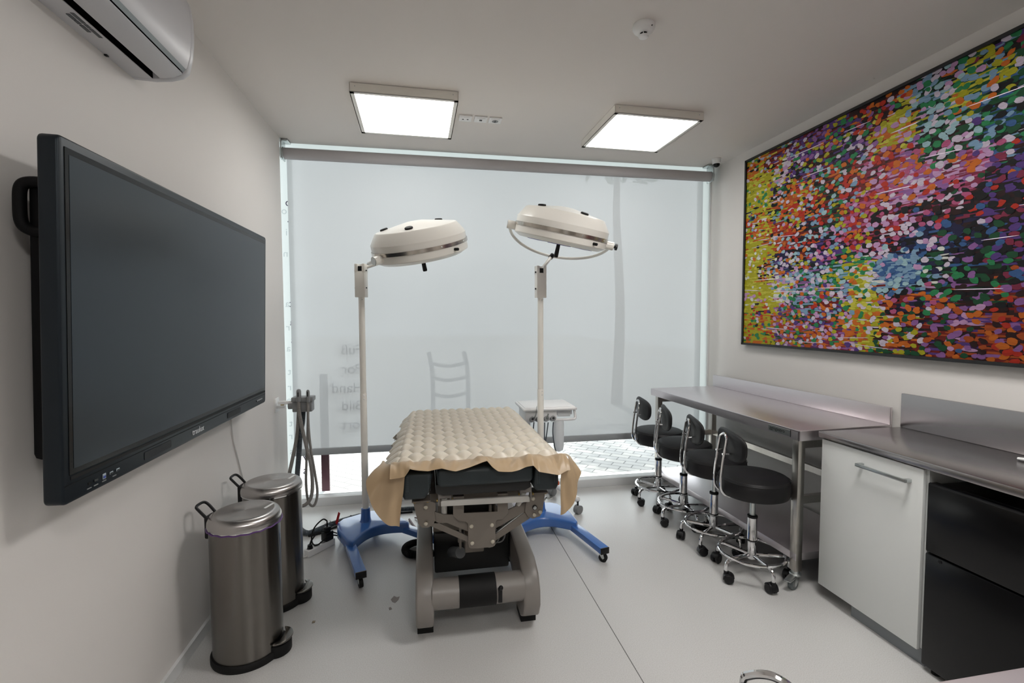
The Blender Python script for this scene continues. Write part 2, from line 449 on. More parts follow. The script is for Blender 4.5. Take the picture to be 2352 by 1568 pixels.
for i in range(2600):
    a = rr.random() * 2 * PI; q = rr.random() ** .5; h = rr.uniform(-1, 1)
    p = Vector((3.1 + 1.7 * q * math.cos(a) * math.sqrt(1 - .7 * h * h), 7.25 + 1.15 * q * math.sin(a) * math.sqrt(1 - .7 * h * h), 4.5 + .75 * h))
    if noise.noise(p * 1.5) < -.12: continue
    d = Vector((rr.uniform(-1, 1), rr.uniform(-1, 1), rr.uniform(-.4, .4))).normalized() * .085; e = d.cross(Vector((rr.uniform(-.5, .5), rr.uniform(-.5, .5), 1))).normalized() * .04
    lv.bm.faces.new([lv.bm.verts.new(x) for x in (p - d, p + e, p + d, p - e)])
tag(lv.build('foliage', M['leaf'], tr), kind='stuff')

# lettering on the glass, read from outside (so mirrored from in here)
lt = thing('window_lettering', 'faint dark lettering stuck on the window glass by the left wall', 'lettering', (-1.03, YG - .008, .1))
def glass_text(body, x, z, size, m):
    text_mesh('letter', body, size, m, lt, basis((x, YG - .0085, z), (-1, 0, 0), (0, 0, 1)), depth=.0004)
for ch_, z in zip('orllicas', (2.30, 2.15, 2.0, 1.84, 1.66, 1.54, 1.40, 1.26)):
    glass_text(ch_, -.994, z, .085, M['letter'])
for ch_, z in zip('oinaratrotrs', (2.24, 2.08, 1.92, 1.54, 1.36, 1.2, 1.02, .9, .8, .62, .52, .4)):
    glass_text(ch_, -1.028, z, .075, M['letter_pale'])
glass_text('s', -.93, .24, .085, M['letter']); glass_text('y', -.93, .36, .085, M['letter'])
for wd, z in (('Fuß', 1.17), ('Por', 1.02), ('Hand', .87), ('Bild', .73), ('fort', .58)):
    glass_text(wd, -.50, z, .11, M['letter'])

# ------------------------------------------------------------------ roller blind
bl = thing('roller_blind', 'wide translucent white roller blind over the window', 'blind', (.7, 3.75, 2.657))
MB().cyl((-1.012, 3.75, 2.657), (2.412, 3.75, 2.657), .041, seg=32).build('roller', M['cloth_grey'], bl)
def cloth(u, v):
    x = -1.004 + u * (2.374 + 1.004)
    return (x, 3.787 + .003 * math.sin(x * 3.1) * v, 2.66 - v * (2.66 - .45))
MB().grid(cloth, 40, 20).build('cloth', M['blind'], bl)
MB().box((-1.01, 3.777, .402), (2.378, 3.797, .456), .006).build('bottom_bar', M['bar_grey'], bl)
for x, s in ((-1.02, -1), (2.418, 1)):
    q = MB().box((x - .005, 3.70, 2.61), (x + .005, 3.80, ZC), .003).box((min(x, x - s * .045), 3.71, ZC - .012), (max(x, x - s * .045), 3.80, ZC), .003)
    q.cyl((x - .012, 3.75, 2.657), (x + .012, 3.75, 2.657), .045, seg=24)
    q.build('bracket', M['zinc'], bl)

# ------------------------------------------------------------------ ceiling fixtures
def ceiling_light(cx, cy, label, m, rz=R(1.1)):
    t = thing('ceiling_light', label, 'ceiling light', (cx, cy, ZC), rz, 'square ceiling lights')
    h = .30; q = MB(WM[t.name])
    z0, z1 = -.052, -.003
    for lo, hi in (((-h, -h), (h, -h + .004)), ((-h, h - .004), (h, h)), ((-h, -h), (-h + .004, h)), ((h - .004, -h), (h, h))):
        q.box((*lo, z0), (*hi, z1))
    for lo, hi in (((-h, -h), (h, -h + .024)), ((-h, h - .024), (h, h)), ((-h, -h), (-h + .024, h)), ((h - .024, -h), (h, h))):
        q.box((*lo, z0), (*hi, z0 + .004))
    q.build('frame', M['cream_enamel'], t)
    q = MB(WM[t.name]).box((-h + .02, -h + .02, z0 + .005), (h - .02, h - .02, z0 + .009)); q.build('diffuser', m, t)
    q = MB(WM[t.name]).box((-h + .0045, -h + .0045, z0 + .010), (h - .0045, h - .0045, 0)); q.build('back_tray', M['white_plastic'], t)
    for x in (-h + .03, h - .03): MB(WM[t.name]).cyl((x, -h - .0015, -.02), (x, -h + .002, -.02), .003, seg=8).build('screw', M['zinc'], t)
    return t
ceiling_light(-.11, 3.08, 'lit square ceiling panel above the left lamp, beside the sockets', M['panel_light'])
ceiling_light(1.44, 3.085, 'lit square ceiling panel above the right side, nearer the painting', M['panel_light'])
ceiling_light(1.44, 1.28, 'square ceiling panel out of view above the steel worktop', M['panel_unseen'])
ceiling_light(.50, -.75, 'added square ceiling panel out of view, there to brighten the room', M['panel_unseen'])  # unseen panel added to brighten the room from behind

def socket(cx, kind, label):
    cy = 3.129
    t = thing('ceiling_socket', label, 'socket', (cx, cy, ZC), 0, 'three ceiling sockets in a row')
    MB().box((cx - .042, cy - .042, ZC - .010), (cx + .042, cy + .042, ZC), .003).build('cover_plate', M['white_plastic'], t)
    MB().box((cx - .028, cy - .028, ZC - .0125), (cx + .028, cy + .028, ZC - .009), .001).build('insert', M['white_plastic'], t)
    q = MB()
    if kind == 'tv':
        for d in (-.015, .015): q.cyl((cx + d, cy, ZC - .0135), (cx + d, cy, ZC - .012), .006, seg=14)
        q.build('jack', M['black_plastic'], t)
    elif kind == 'data':
        q.box((cx - .009, cy - .012, ZC - .0135), (cx + .009, cy + .008, ZC - .012)).build('port', M['black_plastic'], t)
    else:
        q.cyl((cx, cy, ZC - .0133), (cx, cy, ZC - .012), .021, seg=24).build('well', M['grey_plastic'], t)
        MB().box((cx - .004, cy - .015, ZC - .0142), (cx + .004, cy + .015, ZC - .013)).build('contact', M['black_plastic'], t)
socket(.263, 'tv', 'white ceiling socket with two round black jacks')
socket(.363, 'data', 'white ceiling socket with one square black port')
socket(.458, 'power', 'white ceiling socket with a round grey power well')

t = thing('smoke_detector', 'round white smoke detector on the ceiling', 'smoke detector', (.967, 2.025, ZC))
tm = Matrix.Translation((.967, 2.025, ZC))
MB(tm).lathe([(0, 0), (.047, 0), (.049, -.006), (.049, -.016), (.044, -.026), (.034, -.034), (.026, -.037), (0, -.037)], 40).build('base', M['white_plastic'], t)
q = MB(tm).lathe([(0, -.046), (.021, -.046), (.023, -.049), (.020, -.054), (.012, -.057), (0, -.057)], 32)
for k in range(6):
    a = k * PI / 3; q.box((.018 * math.cos(a) - .0015, .018 * math.sin(a) - .0015, -.048), (.018 * math.cos(a) + .0015, .018 * math.sin(a) + .0015, -.035))
q.build('sensor_cap', M['white_plastic'], t)
MB(tm).lathe([(.017, -.036), (.017, -.047)], 24).build('sensor_core', M['black_plastic'], t)
MB(tm).box((.015, -.046, -.0255), (.02, -.040, -.023)).build('indicator', M['black_plastic'], t)

t = thing('dome_camera', 'small white dome camera on the ceiling above the painting', 'security camera', (2.362, 3.58, ZC))
tm = Matrix.Translation((2.362, 3.58, ZC))
MB(tm).lathe([(0, 0), (.036, 0), (.036, -.005), (.033, -.006), (.032, -.038), (.028, -.042), (0, -.042)], 32).build('housing', M['white_plastic'], t)
MB(tm).lathe([(.0265, -.040)] + [(.0265 * math.cos(a), -.042 - .0265 * math.sin(a)) for a in [i * PI / 2 / 8 for i in range(8)]] + [(0, -.0685)], 32).build('dome', M['black_gloss'], t)

# ------------------------------------------------------------------ air conditioner
t = thing('air_conditioner', 'white split air conditioner high on the left wall', 'air conditioner', (XL, 1.51, 2.31))
full = [(XL, 2.63), (XL, 2.313), (-.955, 2.310), (-.905, 2.315), (-.865, 2.327), (-.845, 2.345), (-.832, 2.40), (-.826, 2.46), (-.826, 2.53), (-.834, 2.585), (-.85, 2.615), (-.88, 2.63)]
rec = [(XL, 2.63), (XL, 2.313), (-.957, 2.310), (-.957, 2.352), (-.852, 2.372), (-.846, 2.352), (-.842, 2.36), (-.832, 2.40), (-.826, 2.46), (-.826, 2.53), (-.834, 2.585), (-.85, 2.615), (-.88, 2.63)]
MB().prism(full, 'y', 1.935, 1.963, .004).prism(full, 'y', 1.06, 1.088, .004).prism(rec, 'y', 1.088, 1.935).build('body', M['ac_white'], t)
MB().prism([(-.958, 2.3125), (-.9545, 2.3125), (-.9545, 2.335), (-.853, 2.35), (-.853, 2.372), (-.958, 2.352)], 'y', 1.0885, 1.9345).build('air_outlet', M['void'], t)
MB().prism([(-.856, 2.341), (-.846, 2.352), (-.851, 2.362), (-.862, 2.356)], 'y', 1.0885, 1.9345).build('outlet_lip', M['ac_grey'], t)
MB().prism([(-.930, 2.312), (-.91, 2.3135), (-.885, 2.318), (-.857, 2.331), (-.859, 2.338), (-.887, 2.326), (-.91, 2.321), (-.930, 2.320)], 'y', 1.092, 1.931, .001).build('louver', M['ac_white'], t)
q = MB()
for i, (x, y0, y1) in enumerate(((-.985, 1.565, 1.60), (-.985, 1.605, 1.628), (-.985, 1.635, 1.68), (-.970, 1.555, 1.62), (-.970, 1.626, 1.65), (-.970, 1.655, 1.715))):
    q.box((x - .0050, 1.60 + (y0 - 1.60) * .75, 2.3092), (x + .0050, 1.60 + (y1 - 1.60) * .75, 2.3118))
q.build('rating_print', M['print_grey'], t)
q = MB()
for k in range(5): q.box((-.996 + k * .008, 1.40, 2.3095), (-.992 + k * .008, 1.50, 2.3118))
q.build('rating_print', M['print_grey'], t)
MB().box((XL + .001, 1.79, 2.3085), (XL + .010, 1.802, 2.316), .001).build('clip', M['black_plastic'], t)

# ------------------------------------------------------------------ wall display
tv = thing('wall_display', 'big dark flat touch display mounted on the left wall', 'display', (-.892, 2.075, .985), rot=(0, R(1.7), 0))
TM = WM[tv.name]
W2, HT = .748, .912
def rrect(y0, y1, z0, z1, r, n=5):
    P = []
    for cy, cz, a0 in ((y1 - r, z1 - r, 0), (y0 + r, z1 - r, 90), (y0 + r, z0 + r, 180), (y1 - r, z0 + r, 270)):
        for k in range(n + 1):
            a = R(a0 + 90 * k / n); P.append((cy + r * math.cos(a), cz + r * math.sin(a)))
    return P
q = MB(TM).prism(rrect(-W2, W2, 0, HT, .016), 'x', -.045, -.001, .006, 3)
fr_ = q.build('frame', M['tv_frame'], tv)
MB(TM).box((-.004, -W2 + .022, .072), (.0005, W2 - .016, HT - .024), .0004, 1).build('screen_border', M['black_gloss'], tv)
MB(TM).box((-.003, -W2 + .036, .086), (.0012, W2 - .026, HT - .040)).build('screen', M['tv_screen'], tv)
MB(TM).box((-.002, -W2 + .026, .059), (.0006, W2 - .012, .068)).build('pen_groove', M['black_rubber'], tv)
MB(TM).box((-.002, -W2 + .006, .0475), (.0004, W2 - .006, .0485)).build('seam', M['black_rubber'], tv)
MB(TM).box((-.105, -W2 + .05, .10), (-.045, W2 - .05, HT - .10), .02, 2).build('back_housing', M['tv_dark'], tv)
MB().box((XL, 1.65, 1.15), (-.985, 2.5, 1.75), .004).build('wall_mount', M['tv_dark'], tv)
MB(TM).tube([(-.04, -W2 + .045, .80), (-.085, -W2 + .045, .802), (-.108, -W2 + .045, .79), (-.112, -W2 + .045, .75), (-.108, -W2 + .045, .70), (-.085, -W2 + .045, .682), (-.04, -W2 + .045, .68)], .0135, 12).build('carry_handle', M['tv_dark'], tv)
for y0, y1 in ((-.405, -.245), (.235, .385)):
    MB(TM).prism(rrect(y0, y1, .014, .040, .005), 'x', -.002, .0006).build('speaker_grille', M['tv_grille'], tv)
for y, w_, h_, mm in ((-.655, .012, .006, 'black_rubber'), (-.63, .016, .007, 'black_gloss'), (-.597, .014, .015, 'port_steel'), (-.567, .015, .007, 'port_steel'), (-.538, .015, .007, 'port_steel')):
    pz = .028
    po = MB(TM).box((-.001, y - w_ / 2, pz - h_ / 2), (.0010, y + w_ / 2, pz + h_ / 2), .0006, 1).build('port', M[mm], tv)
    if mm == 'port_steel':
        MB(TM).box((.0008, y - w_ * .32, pz - h_ * .36), (.0016, y + w_ * .36, pz + h_ * .1)).build('socket_core', M['port_blue'] if h_ > .01 else M['black_plastic'], po)
q = MB(TM)
for y in (-.656, -.63, -.597, -.553): q.box((-.001, y - .008, .0135), (.0006, y + .008, .0158))
q.build('port_print', M['grey_plastic'], tv)
for k in range(6):
    MB(TM).cyl((-.001, .60 + k * .017, .030), (.0012, .60 + k * .017, .030), .0035, seg=10).build('button', M['logo_white'] if k else M['black_rubber'], tv)
text_mesh('logo', 'traulux', .033, M['logo_white'], tv, TM @ basis((.0002, -.092, .018), (0, 1, 0), (0, 0, 1)))
tag(MB().tube([(XL + .006, 2.66, 1.05), (XL + .006, 2.683, .93), (XL + .005, 2.70, .82), (XL + .005, 2.745, .72), (XL + .005, 2.80, .60), (XL + .005, 2.835, .52), (XL + .006, 2.845, .40), (XL + .02, 2.85, .2), (XL + .03, 2.86, .005), (-.93, 2.88, .005), (-.80, 2.93, .005), (-.71, 2.995, .012)], .0035, 8).build('power_cable', M['white_cable']),
    'thin white cable hanging down the wall from the display', 'cable')

# ------------------------------------------------------------------ painting
pt = thing('framed_painting', 'huge multicoloured dabbed abstract painting in a black frame', 'painting', (XR, 2.15, 1.235))
PY0, PY1, PZ0, PZ1 = 3.345, .95, 1.235, 2.662
fx = XR - .042
q = MB()
fw = .016
q.box((fx, PY1, PZ0), (XR, PY0, PZ0 + fw)).box((fx, PY1, PZ1 - fw), (XR, PY0, PZ1)).box((fx, PY0 - fw, PZ0), (XR, PY0, PZ1)).box((fx, PY1, PZ0), (XR, PY1 + fw, PZ1))
q.build('frame', M['canvas_frame'], pt)
def hexc(h):
    v = [int(h[i:i + 2], 16) / 255 for i in (0, 2, 4)]
    return tuple(((c + .055) / 1.055) ** 2.4 if c > .04 else c / 12.92 for c in v)
COL = {k: hexc(v) for k, v in dict(y='b9b41e', Y='d8d24a', o='d8701c', O='b8521a', r='c4301a', R='7a1810', d='2c0c0c', k='0b0a10', n='1c1a44', p='5a3a86', P='9a66a8', w='ded0e2', W='e8eae0', b='86aac8', B='3a6298', c='a8ccd4', g='2a8a54', G='14502e', m='c05a86', M='8a2848', i='d0a0cc').items()}
# (u, v, spread, background letters, dab letters); u from the window end to the near end, v from the top
REG = [(.04, .05, .10, 'oyo', 'owyrgkwo'), (.07, .2, .19, 'yyYy', 'yywoYg'), (.04, .30, .05, 'knBo', 'gBkbnwo'), (.06, .40, .10, 'orOy', 'worwbgk'), (.07, .55, .18, 'yyYy', 'yywyoW'),
       (.12, .62, .08, 'oRk', 'owrkbo'), (.08, .73, .18, 'yyYy', 'yyyWYi'), (.10, .84, .08, 'ork', 'orwgkp'), (.08, .95, .17, 'yyyo', 'yygowr'),
       (.16, .06, .09, 'ROk', 'owbrpg'), (.22, .12, .08, 'WYi', 'wWowik'), (.30, .10, .10, 'pkR', 'pgPywkb'), (.20, .26, .10, 'OkG', 'wbgokip'), (.28, .34, .10, 'oyOr', 'owyikrb'),
       (.20, .46, .10, 'rOR', 'owrbcko'), (.32, .47, .10, 'Rkn', 'bcrowk'), (.22, .60, .09, 'knp', 'wikob'), (.22, .70, .10, 'WYi', 'wWigbo'), (.32, .72, .10, 'GbP', 'gcwibro'), (.24, .90, .12, 'POG', 'iwgpoyr'),
       (.42, .06, .10, 'pRd', 'ypPgoy'), (.50, .14, .08, 'pkd', 'pgwPk'), (.50, .26, .10, 'dRG', 'bgcowr'), (.44, .38, .10, 'GRd', 'cbgokry'), (.55, .45, .10, 'RmM', 'rmyoib'), (.44, .56, .09, 'knp', 'iwbkym'),
       (.46, .68, .10, 'gbG', 'gcbwyio'), (.56, .70, .06, 'yYW', 'wWyog'), (.46, .82, .10, 'GpR', 'gowibp'), (.58, .86, .10, 'yYyo', 'yYwog'), (.50, .95, .10, 'PMo', 'iygpwo'),
       (.62, .05, .10, 'Rdk', 'oyrgPd'), (.66, .14, .09, 'yYo', 'yYwio'), (.62, .28, .10, 'RdM', 'wiorm'), (.70, .35, .12, 'mPi', 'imorPw'), (.66, .50, .10, 'MkR', 'mirwk'), (.74, .60, .09, 'nkB', 'bBniw'),
       (.70, .69, .09, 'bbB', 'bcbiB'), (.78, .66, .06, 'kGn', 'wWgb'), (.72, .80, .09, 'knR', 'gPomk'), (.70, .90, .10, 'odR', 'oyGwP'),
       (.78, .08, .10, 'bkG', 'bcgwi'), (.86, .12, .09, 'yYG', 'yogb'), (.80, .24, .10, 'kGd', 'iwgGc'), (.86, .38, .10, 'imM', 'imwPo'), (.84, .48, .10, 'kdM', 'mdrwk'), (.86, .60, .10, 'nkB', 'nBGkP'),
       (.90, .74, .10, 'kGd', 'GgkPd'), (.86, .86, .10, 'dRp', 'oPiOG'), (.95, .92, .10, 'RdO', 'oOrPd'), (.95, .25, .12, 'kBG', 'bgwGk'), (.97, .5, .12, 'kdk', 'Mkrpd'), (1.1, .5, .3, 'kdp', 'pMkGB'), (1.15, .85, .2, 'RdO', 'oOrPd'), (1.15, .15, .2, 'bGk', 'bgyGw')]
UL = 1.773   # world length of the part of the canvas mapped to u = 0..1
def pick(u, v, rng, idx):
    best = None
    for rg in REG:
        d = math.hypot((u - rg[0]) * 1.25, v - rg[1]) / rg[2] + rng.gauss(0, .30)
        if best is None or d < best[0]: best = (d, rg)
    k_ = .74 * (1 - .42 * min(1, max(0, (u - .45) / .5)))  # darker toward the near end: vignette put into the colour, plus darker paint
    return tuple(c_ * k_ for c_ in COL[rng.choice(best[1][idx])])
rng = random.Random(11)
class Paint:
    def __init__(s): s.v = []; s.f = []; s.c = []
    def poly(s, pts, col):
        n = len(s.v); s.v += pts; s.f.append(tuple(range(n, n + len(pts)))); s.c.append(col)
    def build(s, name):
        pm = WM[pt.name].inverted()
        me = bpy.data.meshes.new(name); me.from_pydata([pm @ Vector(p) for p in s.v], [], s.f)
        ca = me.color_attributes.new('paint', 'FLOAT_COLOR', 'CORNER')
        buf = []
        for f, c in zip(s.f, s.c):
            for _ in f: buf += [*c, 1]
        ca.data.foreach_set('color', buf)
        me.materials.append(M['paint'])
        o = bpy.data.objects.new(name, me); C.objects.link(o); o.parent = pt; WM[o.name] = WM[pt.name]
        return o
cy0, cy1, cz0, cz1 = PY0 - fw, PY1 + fw, PZ0 + fw, PZ1 - fw
cw, chh = cy0 - cy1, cz1 - cz0
cx = XR - .030
cv = Paint()
NX, NZ = 90, 130
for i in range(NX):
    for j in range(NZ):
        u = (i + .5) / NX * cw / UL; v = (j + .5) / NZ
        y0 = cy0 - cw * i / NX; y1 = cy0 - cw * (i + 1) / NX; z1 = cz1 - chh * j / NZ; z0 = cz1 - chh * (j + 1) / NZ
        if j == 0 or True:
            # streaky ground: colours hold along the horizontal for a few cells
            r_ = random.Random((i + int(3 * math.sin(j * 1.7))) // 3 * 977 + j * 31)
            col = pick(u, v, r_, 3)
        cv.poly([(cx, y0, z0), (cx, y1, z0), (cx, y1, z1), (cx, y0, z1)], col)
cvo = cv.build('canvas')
db = Paint()
def dab(y, z, a, b_, tilt, col, lift, spike):
    n = 11; P = []
    for k in range(n):
        t_ = 2 * PI * k / n; rr_ = 1 + rng.uniform(-.16, .16)
        if spike and k in (0, 1): rr_ *= 1.25
        py, pz = a * rr_ * math.cos(t_), b_ * rr_ * math.sin(t_)
        Y = y + py * math.cos(tilt) - pz * math.sin(tilt); Z = z + py * math.sin(tilt) + pz * math.cos(tilt)
        P.append((lift, min(max(Y, cy1), cy0), min(max(Z, cz0), cz1)))
    db.poly(P, col)
# long dragged streaks first, then rounded dabs on top
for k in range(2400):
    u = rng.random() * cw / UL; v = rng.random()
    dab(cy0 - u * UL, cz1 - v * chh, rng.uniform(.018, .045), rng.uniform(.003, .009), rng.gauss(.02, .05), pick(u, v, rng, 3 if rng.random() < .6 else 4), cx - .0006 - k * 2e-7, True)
rows = 54
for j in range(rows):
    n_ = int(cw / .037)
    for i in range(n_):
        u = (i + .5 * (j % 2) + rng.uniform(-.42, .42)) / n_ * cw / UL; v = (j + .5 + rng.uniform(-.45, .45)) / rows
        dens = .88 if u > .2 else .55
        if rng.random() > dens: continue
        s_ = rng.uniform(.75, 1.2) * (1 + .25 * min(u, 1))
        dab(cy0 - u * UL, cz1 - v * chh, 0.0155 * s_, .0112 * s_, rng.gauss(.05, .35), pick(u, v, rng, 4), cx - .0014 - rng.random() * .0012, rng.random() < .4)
for k in range(26):
    u = rng.random() * cw / UL; v = rng.random()
    dab(cy0 - u * UL, cz1 - v * chh, rng.uniform(.06, .14), rng.uniform(.0015, .003), rng.gauss(.03, .03), COL['w'], cx - .003, False)
db.build('paint_dabs')

# ------------------------------------------------------------------ steel work table
wt = thing('work_table', 'long stainless steel work table on castors behind the row of stools', 'work table', (2.152, 2.871, 0), R(2.25))
TMx = WM[wt.name]
HX, HY, TZ = .297, .76, .865
q = MB(TMx).box((-HX, -HY, TZ - .012), (HX, HY, TZ), .002).box((-HX, -HY, TZ - .055), (-HX + .012, HY, TZ - .006)).box((-HX, -HY, TZ - .055), (HX, -HY + .012, TZ - .006)).box((-HX, HY - .012, TZ - .055), (HX, HY, TZ - .006)).box((HX - .012, -HY, TZ - .055), (HX, HY, TZ - .006))
q.build('table_top', M['steel'], wt)
MB(TMx).box((HX - .016, -HY, TZ), (HX, HY, TZ + .096), .003).build('upstand', M['steel'], wt)
LX, LY, LH = HX - .045, HY - .05, .021
MB(TMx).box((-LX - LH, -LY - LH, .158), (LX + LH, LY + LH, .198), .002).build('lower_shelf', M['steel'], wt)
for sx in (-1, 1):
    for sy in (-1, 1):
        MB(TMx).box((sx * LX - LH, sy * LY - LH, .098), (sx * LX + LH, sy * LY + LH, TZ - .05), .003).build('leg', M['steel_leg'], wt)
q = MB(TMx)
for sy in (-1, 1): q.box((-LX, sy * LY - .014, TZ - .105), (LX, sy * LY + .014, TZ - .066)).build('end_rail', M['steel_leg'], wt); q = MB(TMx)
MB(TMx).box((-LX, -LY - .014, .462), (LX, -LY + .014, .502)).build('end_rail', M['steel_leg'], wt)
MB(TMx).box((-LX, LY - .014, .462), (LX, LY + .014, .502)).build('end_rail', M['steel_leg'], wt)
MB(TMx).box((LX - .014, -LY, .462), (LX + .014, LY, .502)).build('back_rail', M['steel_leg'], wt)
for sx in (-1, 1):
    for sy in (-1, 1):
        cm = TMx @ Matrix.Translation((sx * LX, sy * LY, 0)) @ Matrix.Rotation(R(200 if (sx, sy) == (-1, -1) else 60 * sx + 40 * sy), 4, 'Z')
        cs = MB(cm).cyl((0, 0, .086), (0, 0, .102), .020, .020).lathe([(0, .086), (.027, .086), (.030, .080), (.028, .074), (0, .074)], 24)
        for s_ in (-1, 1): cs.prism([(-.026, .078), (.026, .078), (.036, .030), (.030, .020), (.016, .024)], 'y', s_ * .0155 - .0015, s_ * .0155 + .0015)
        cs = cs.build('castor', M['zinc'], wt)
        wh = MB(cm).cyl((.022, -.011, .0335), (.022, .011, .0335), .033, seg=28).build('wheel', M['grey_rubber'], cs)
        if (sx, sy) == (-1, -1):
            MB(cm).cyl((.022, -.0125, .0335), (.022, .0125, .0335), .02, seg=20).build('hub', M['grey_plastic'], cs)
            MB(cm).prism([(.0, .078), (.03, .079), (.06, .071), (.085, .064), (.082, .058), (.05, .060), (.025, .066), (0, .068)], 'y', -.017, .017, .002).build('brake_pedal', M['zinc'], cs)
MB(TMx).box((-HX - .0012, -HY + .06, TZ - .045), (-HX + .002, -HY + .215, TZ - .012), .0004, 1).build('name_plate', M['zinc'], wt)
text_mesh('name_print', 'ggmgastro', .026, M['black_plastic'], wt, TMx @ basis((-HX - .0014, -HY + .205, TZ - .034), (0, -1, 0), (0, 0, 1)), depth=.0003)
MB(TMx).box((-HX - .0016, -HY + .058, TZ - .047), (-HX, -HY + .0605, TZ - .010)).build('name_bar', M['black_plastic'], wt)

# ------------------------------------------------------------------ stools
SR = .170
def make_stool():
    t = thing('rolling_stool', 'x', 'stool', (1.785, 2.31, 0), 0, 'black rolling stools along the steel table')
    mm = WM[t.name]
    MB(mm).lathe([(0, .468), (.165, .468), (.178, .474), (.186, .492), (.188, .53), (.184, .556), (.174, .570), (.15, .577), (.08, .581), (0, .582)], 48).build('seat', M['stool_black'], t)
    MB(mm).lathe([(.1865, .5555), (.1875, .559), (.1855, .562)], 48).build('seat_piping', M['stool_black'], t)
    # backrest: a flat-topped curved pad, wider at the top
    def pad(u, v):
        a = 2 * PI * u
        cy_, cz_ = math.cos(a), math.sin(a)
        wy = .182; hz = .088 if cz_ < 0 else .078
        e = .55 if cz_ > 0 else .85
        y = wy * math.copysign(abs(cy_) ** .8, cy_); z = hz * math.copysign(abs(cz_) ** e, cz_)
        s_ = math.sin(PI * v) ** .5 if 0 < v < 1 else 0
        k = .6 + .4 * s_ if True else 1
        k = s_ if v in (0, 1) else (.88 + .12 * math.sin(PI * v))
        x = -.172 + .030 * (v - .5) * 1.0
        y *= k; z *= k
        x += .55 * (y * y)         # wraps around the sitter
        return (x + .035, y, .745 + z)
    q = MB(mm)
    n1, n2 = 48, 8
    V = [[q._new(pad(i / n1, .02 + .96 * j / n2)) for j in range(n2 + 1)] for i in range(n1)]
    for i in range(n1):
        for j in range(n2): q.bm.faces.new((V[i][j], V[(i + 1) % n1][j], V[(i + 1) % n1][j + 1], V[i][j + 1]))
    for j in (0, n2):
        c_ = q._new((-.137 + .030 * (.02 + .96 * j / n2 - .5), 0, .745))
        for i in range(n1): q.bm.faces.new((V[i][j], V[(i + 1) % n1][j], c_))
    q.build('backrest', M['stool_black'], t, angle=55)
    w_ = .046
    MB(mm).tube([(-.06, -w_, .462), (-.13, -w_, .462), (-.178, -w_, .480), (-.196, -w_, .53), (-.187, -w_, .65), (-.170, -w_, .765), (-.166, -w_ * .75, .790), (-.164, 0, .803),
                 (-.166, w_ * .75, .790), (-.170, w_, .765), (-.187, w_, .65), (-.196, w_, .53), (-.178, w_, .480), (-.13, w_, .462), (-.06, w_, .462)], .0075, 10).build('back_loop', M['chrome'], t)
    q = MB(mm)
    for s_ in (-1, 1): q.cyl((-.19, s_ * w_, .70), (-.155, s_ * w_, .70), .006, seg=8)
    q.build('back_bolt', M['chrome'], t)
    MB(mm).lathe([(0, .455), (.055, .455), (.06, .462), (.06, .469), (0, .469)], 24).build('seat_plate', M['black_plastic'], t)
    MB(mm).cyl((0, 0, .33), (0, 0, .46), .0145, seg=20).build('gas_lift', M['zinc'], t)
    MB(mm).lathe([(0, .345), (.022, .345), (.027, .342), (.027, .332), (.0255, .330)], 24).build('collar', M['black_plastic'], t)
    MB(mm).lathe([(.0255, .333), (.0255, .205), (.0265, .203), (.0265, .197), (.0235, .195), (.0235, .10), (.02, .095), (0, .095)], 24).build('sleeve', M['chrome'], t)
    MB(mm).lathe([(.0272, .206), (.0272, .199)], 24).build('sleeve_ring', M['black_plastic'], t)
    MB(mm).tube([(SR * math.cos(2 * PI * k / 40), SR * math.sin(2 * PI * k / 40), .135) for k in range(40)], .0085, 10, 1, True).build('foot_ring', M['chrome'], t)
    lm = MB(mm).tube([(.03, .02, .462), (.07, .05, .452), (.115, .085, .425)], .005, 8).build('lever', M['zinc'], t)
    MB(mm).tube([(.105, .078, .431), (.125, .092, .418), (.15, .11, .396), (.16, .118, .386)], lambda u: .007 + .008 * math.sin(PI * min(1, u * .8 + .1)), 10).build('lever_grip', M['black_plastic'], lm)
    for k in range(5):
        a = R(49 + 72 * k); rm = mm @ Matrix.Rotation(a, 4, 'Z')
        lg = MB(rm).tube([(.02, 0, .118), (.10, 0, .122), (.158, 0, .122), (.183, 0, .112), (.192, 0, .092), (.193, 0, .055)], .0095, 10).build('leg', M['chrome'], t)
        km = rm @ Matrix.Translation((.193, 0, 0)) @ Matrix.Rotation(R(35 + 50 * k), 4, 'Z')
        q = MB(km)
        q.cyl((0, 0, .045), (0, 0, .066), .012, seg=14)
        for s_ in (-1, 1): q.lathe([(0, -.011), (.021, -.011), (.026, -.006), (.0265, .004), (.022, .011), (0, .012)], 22, Matrix.Translation((.014, s_ * .014, .0265)) @ Matrix.Rotation(R(90), 4, 'X'))
        hood = []
        for i in range(9):
            an = R(20 + 170 * i / 8); hood.append((.014 + .030 * math.cos(an), .0265 + .030 * math.sin(an)))
        hood += [(.014 - .022, .024), (.014, .05), (.014 + .022, .034)]
        q.prism(hood, 'y', -.022, .022, .003)
        q.build('castor', M['black_plastic'], lg)
    return t
G_ = 'black rolling stools along the steel table'
st = make_stool()
st['label'] = 'black rolling stool nearest the camera, beside the table leg castor'
st.rotation_euler = (0, 0, R(-13))
copy_tree(st, (1.785, 2.67, 0), R(-17), 'second black rolling stool from the camera in the row of four', G_, base=R(39))
copy_tree(st, (1.785, 3.03, 0), R(-20), 'third black rolling stool from the camera in the row of four', G_, base=R(23))
copy_tree(st, (1.785, 3.40, 0), R(-10), 'farthest black rolling stool in the row, closest to the window', G_, base=R(14))
copy_tree(st, (.500, .598, 0), R(230), 'stool with only its bare chrome back loop showing at the bottom edge', 'spare stool', skip=('backrest', 'back_bolt'))
for o in st.children:
    if o.name.split('.')[0] == 'leg': o.rotation_euler = (0, 0, R(13))

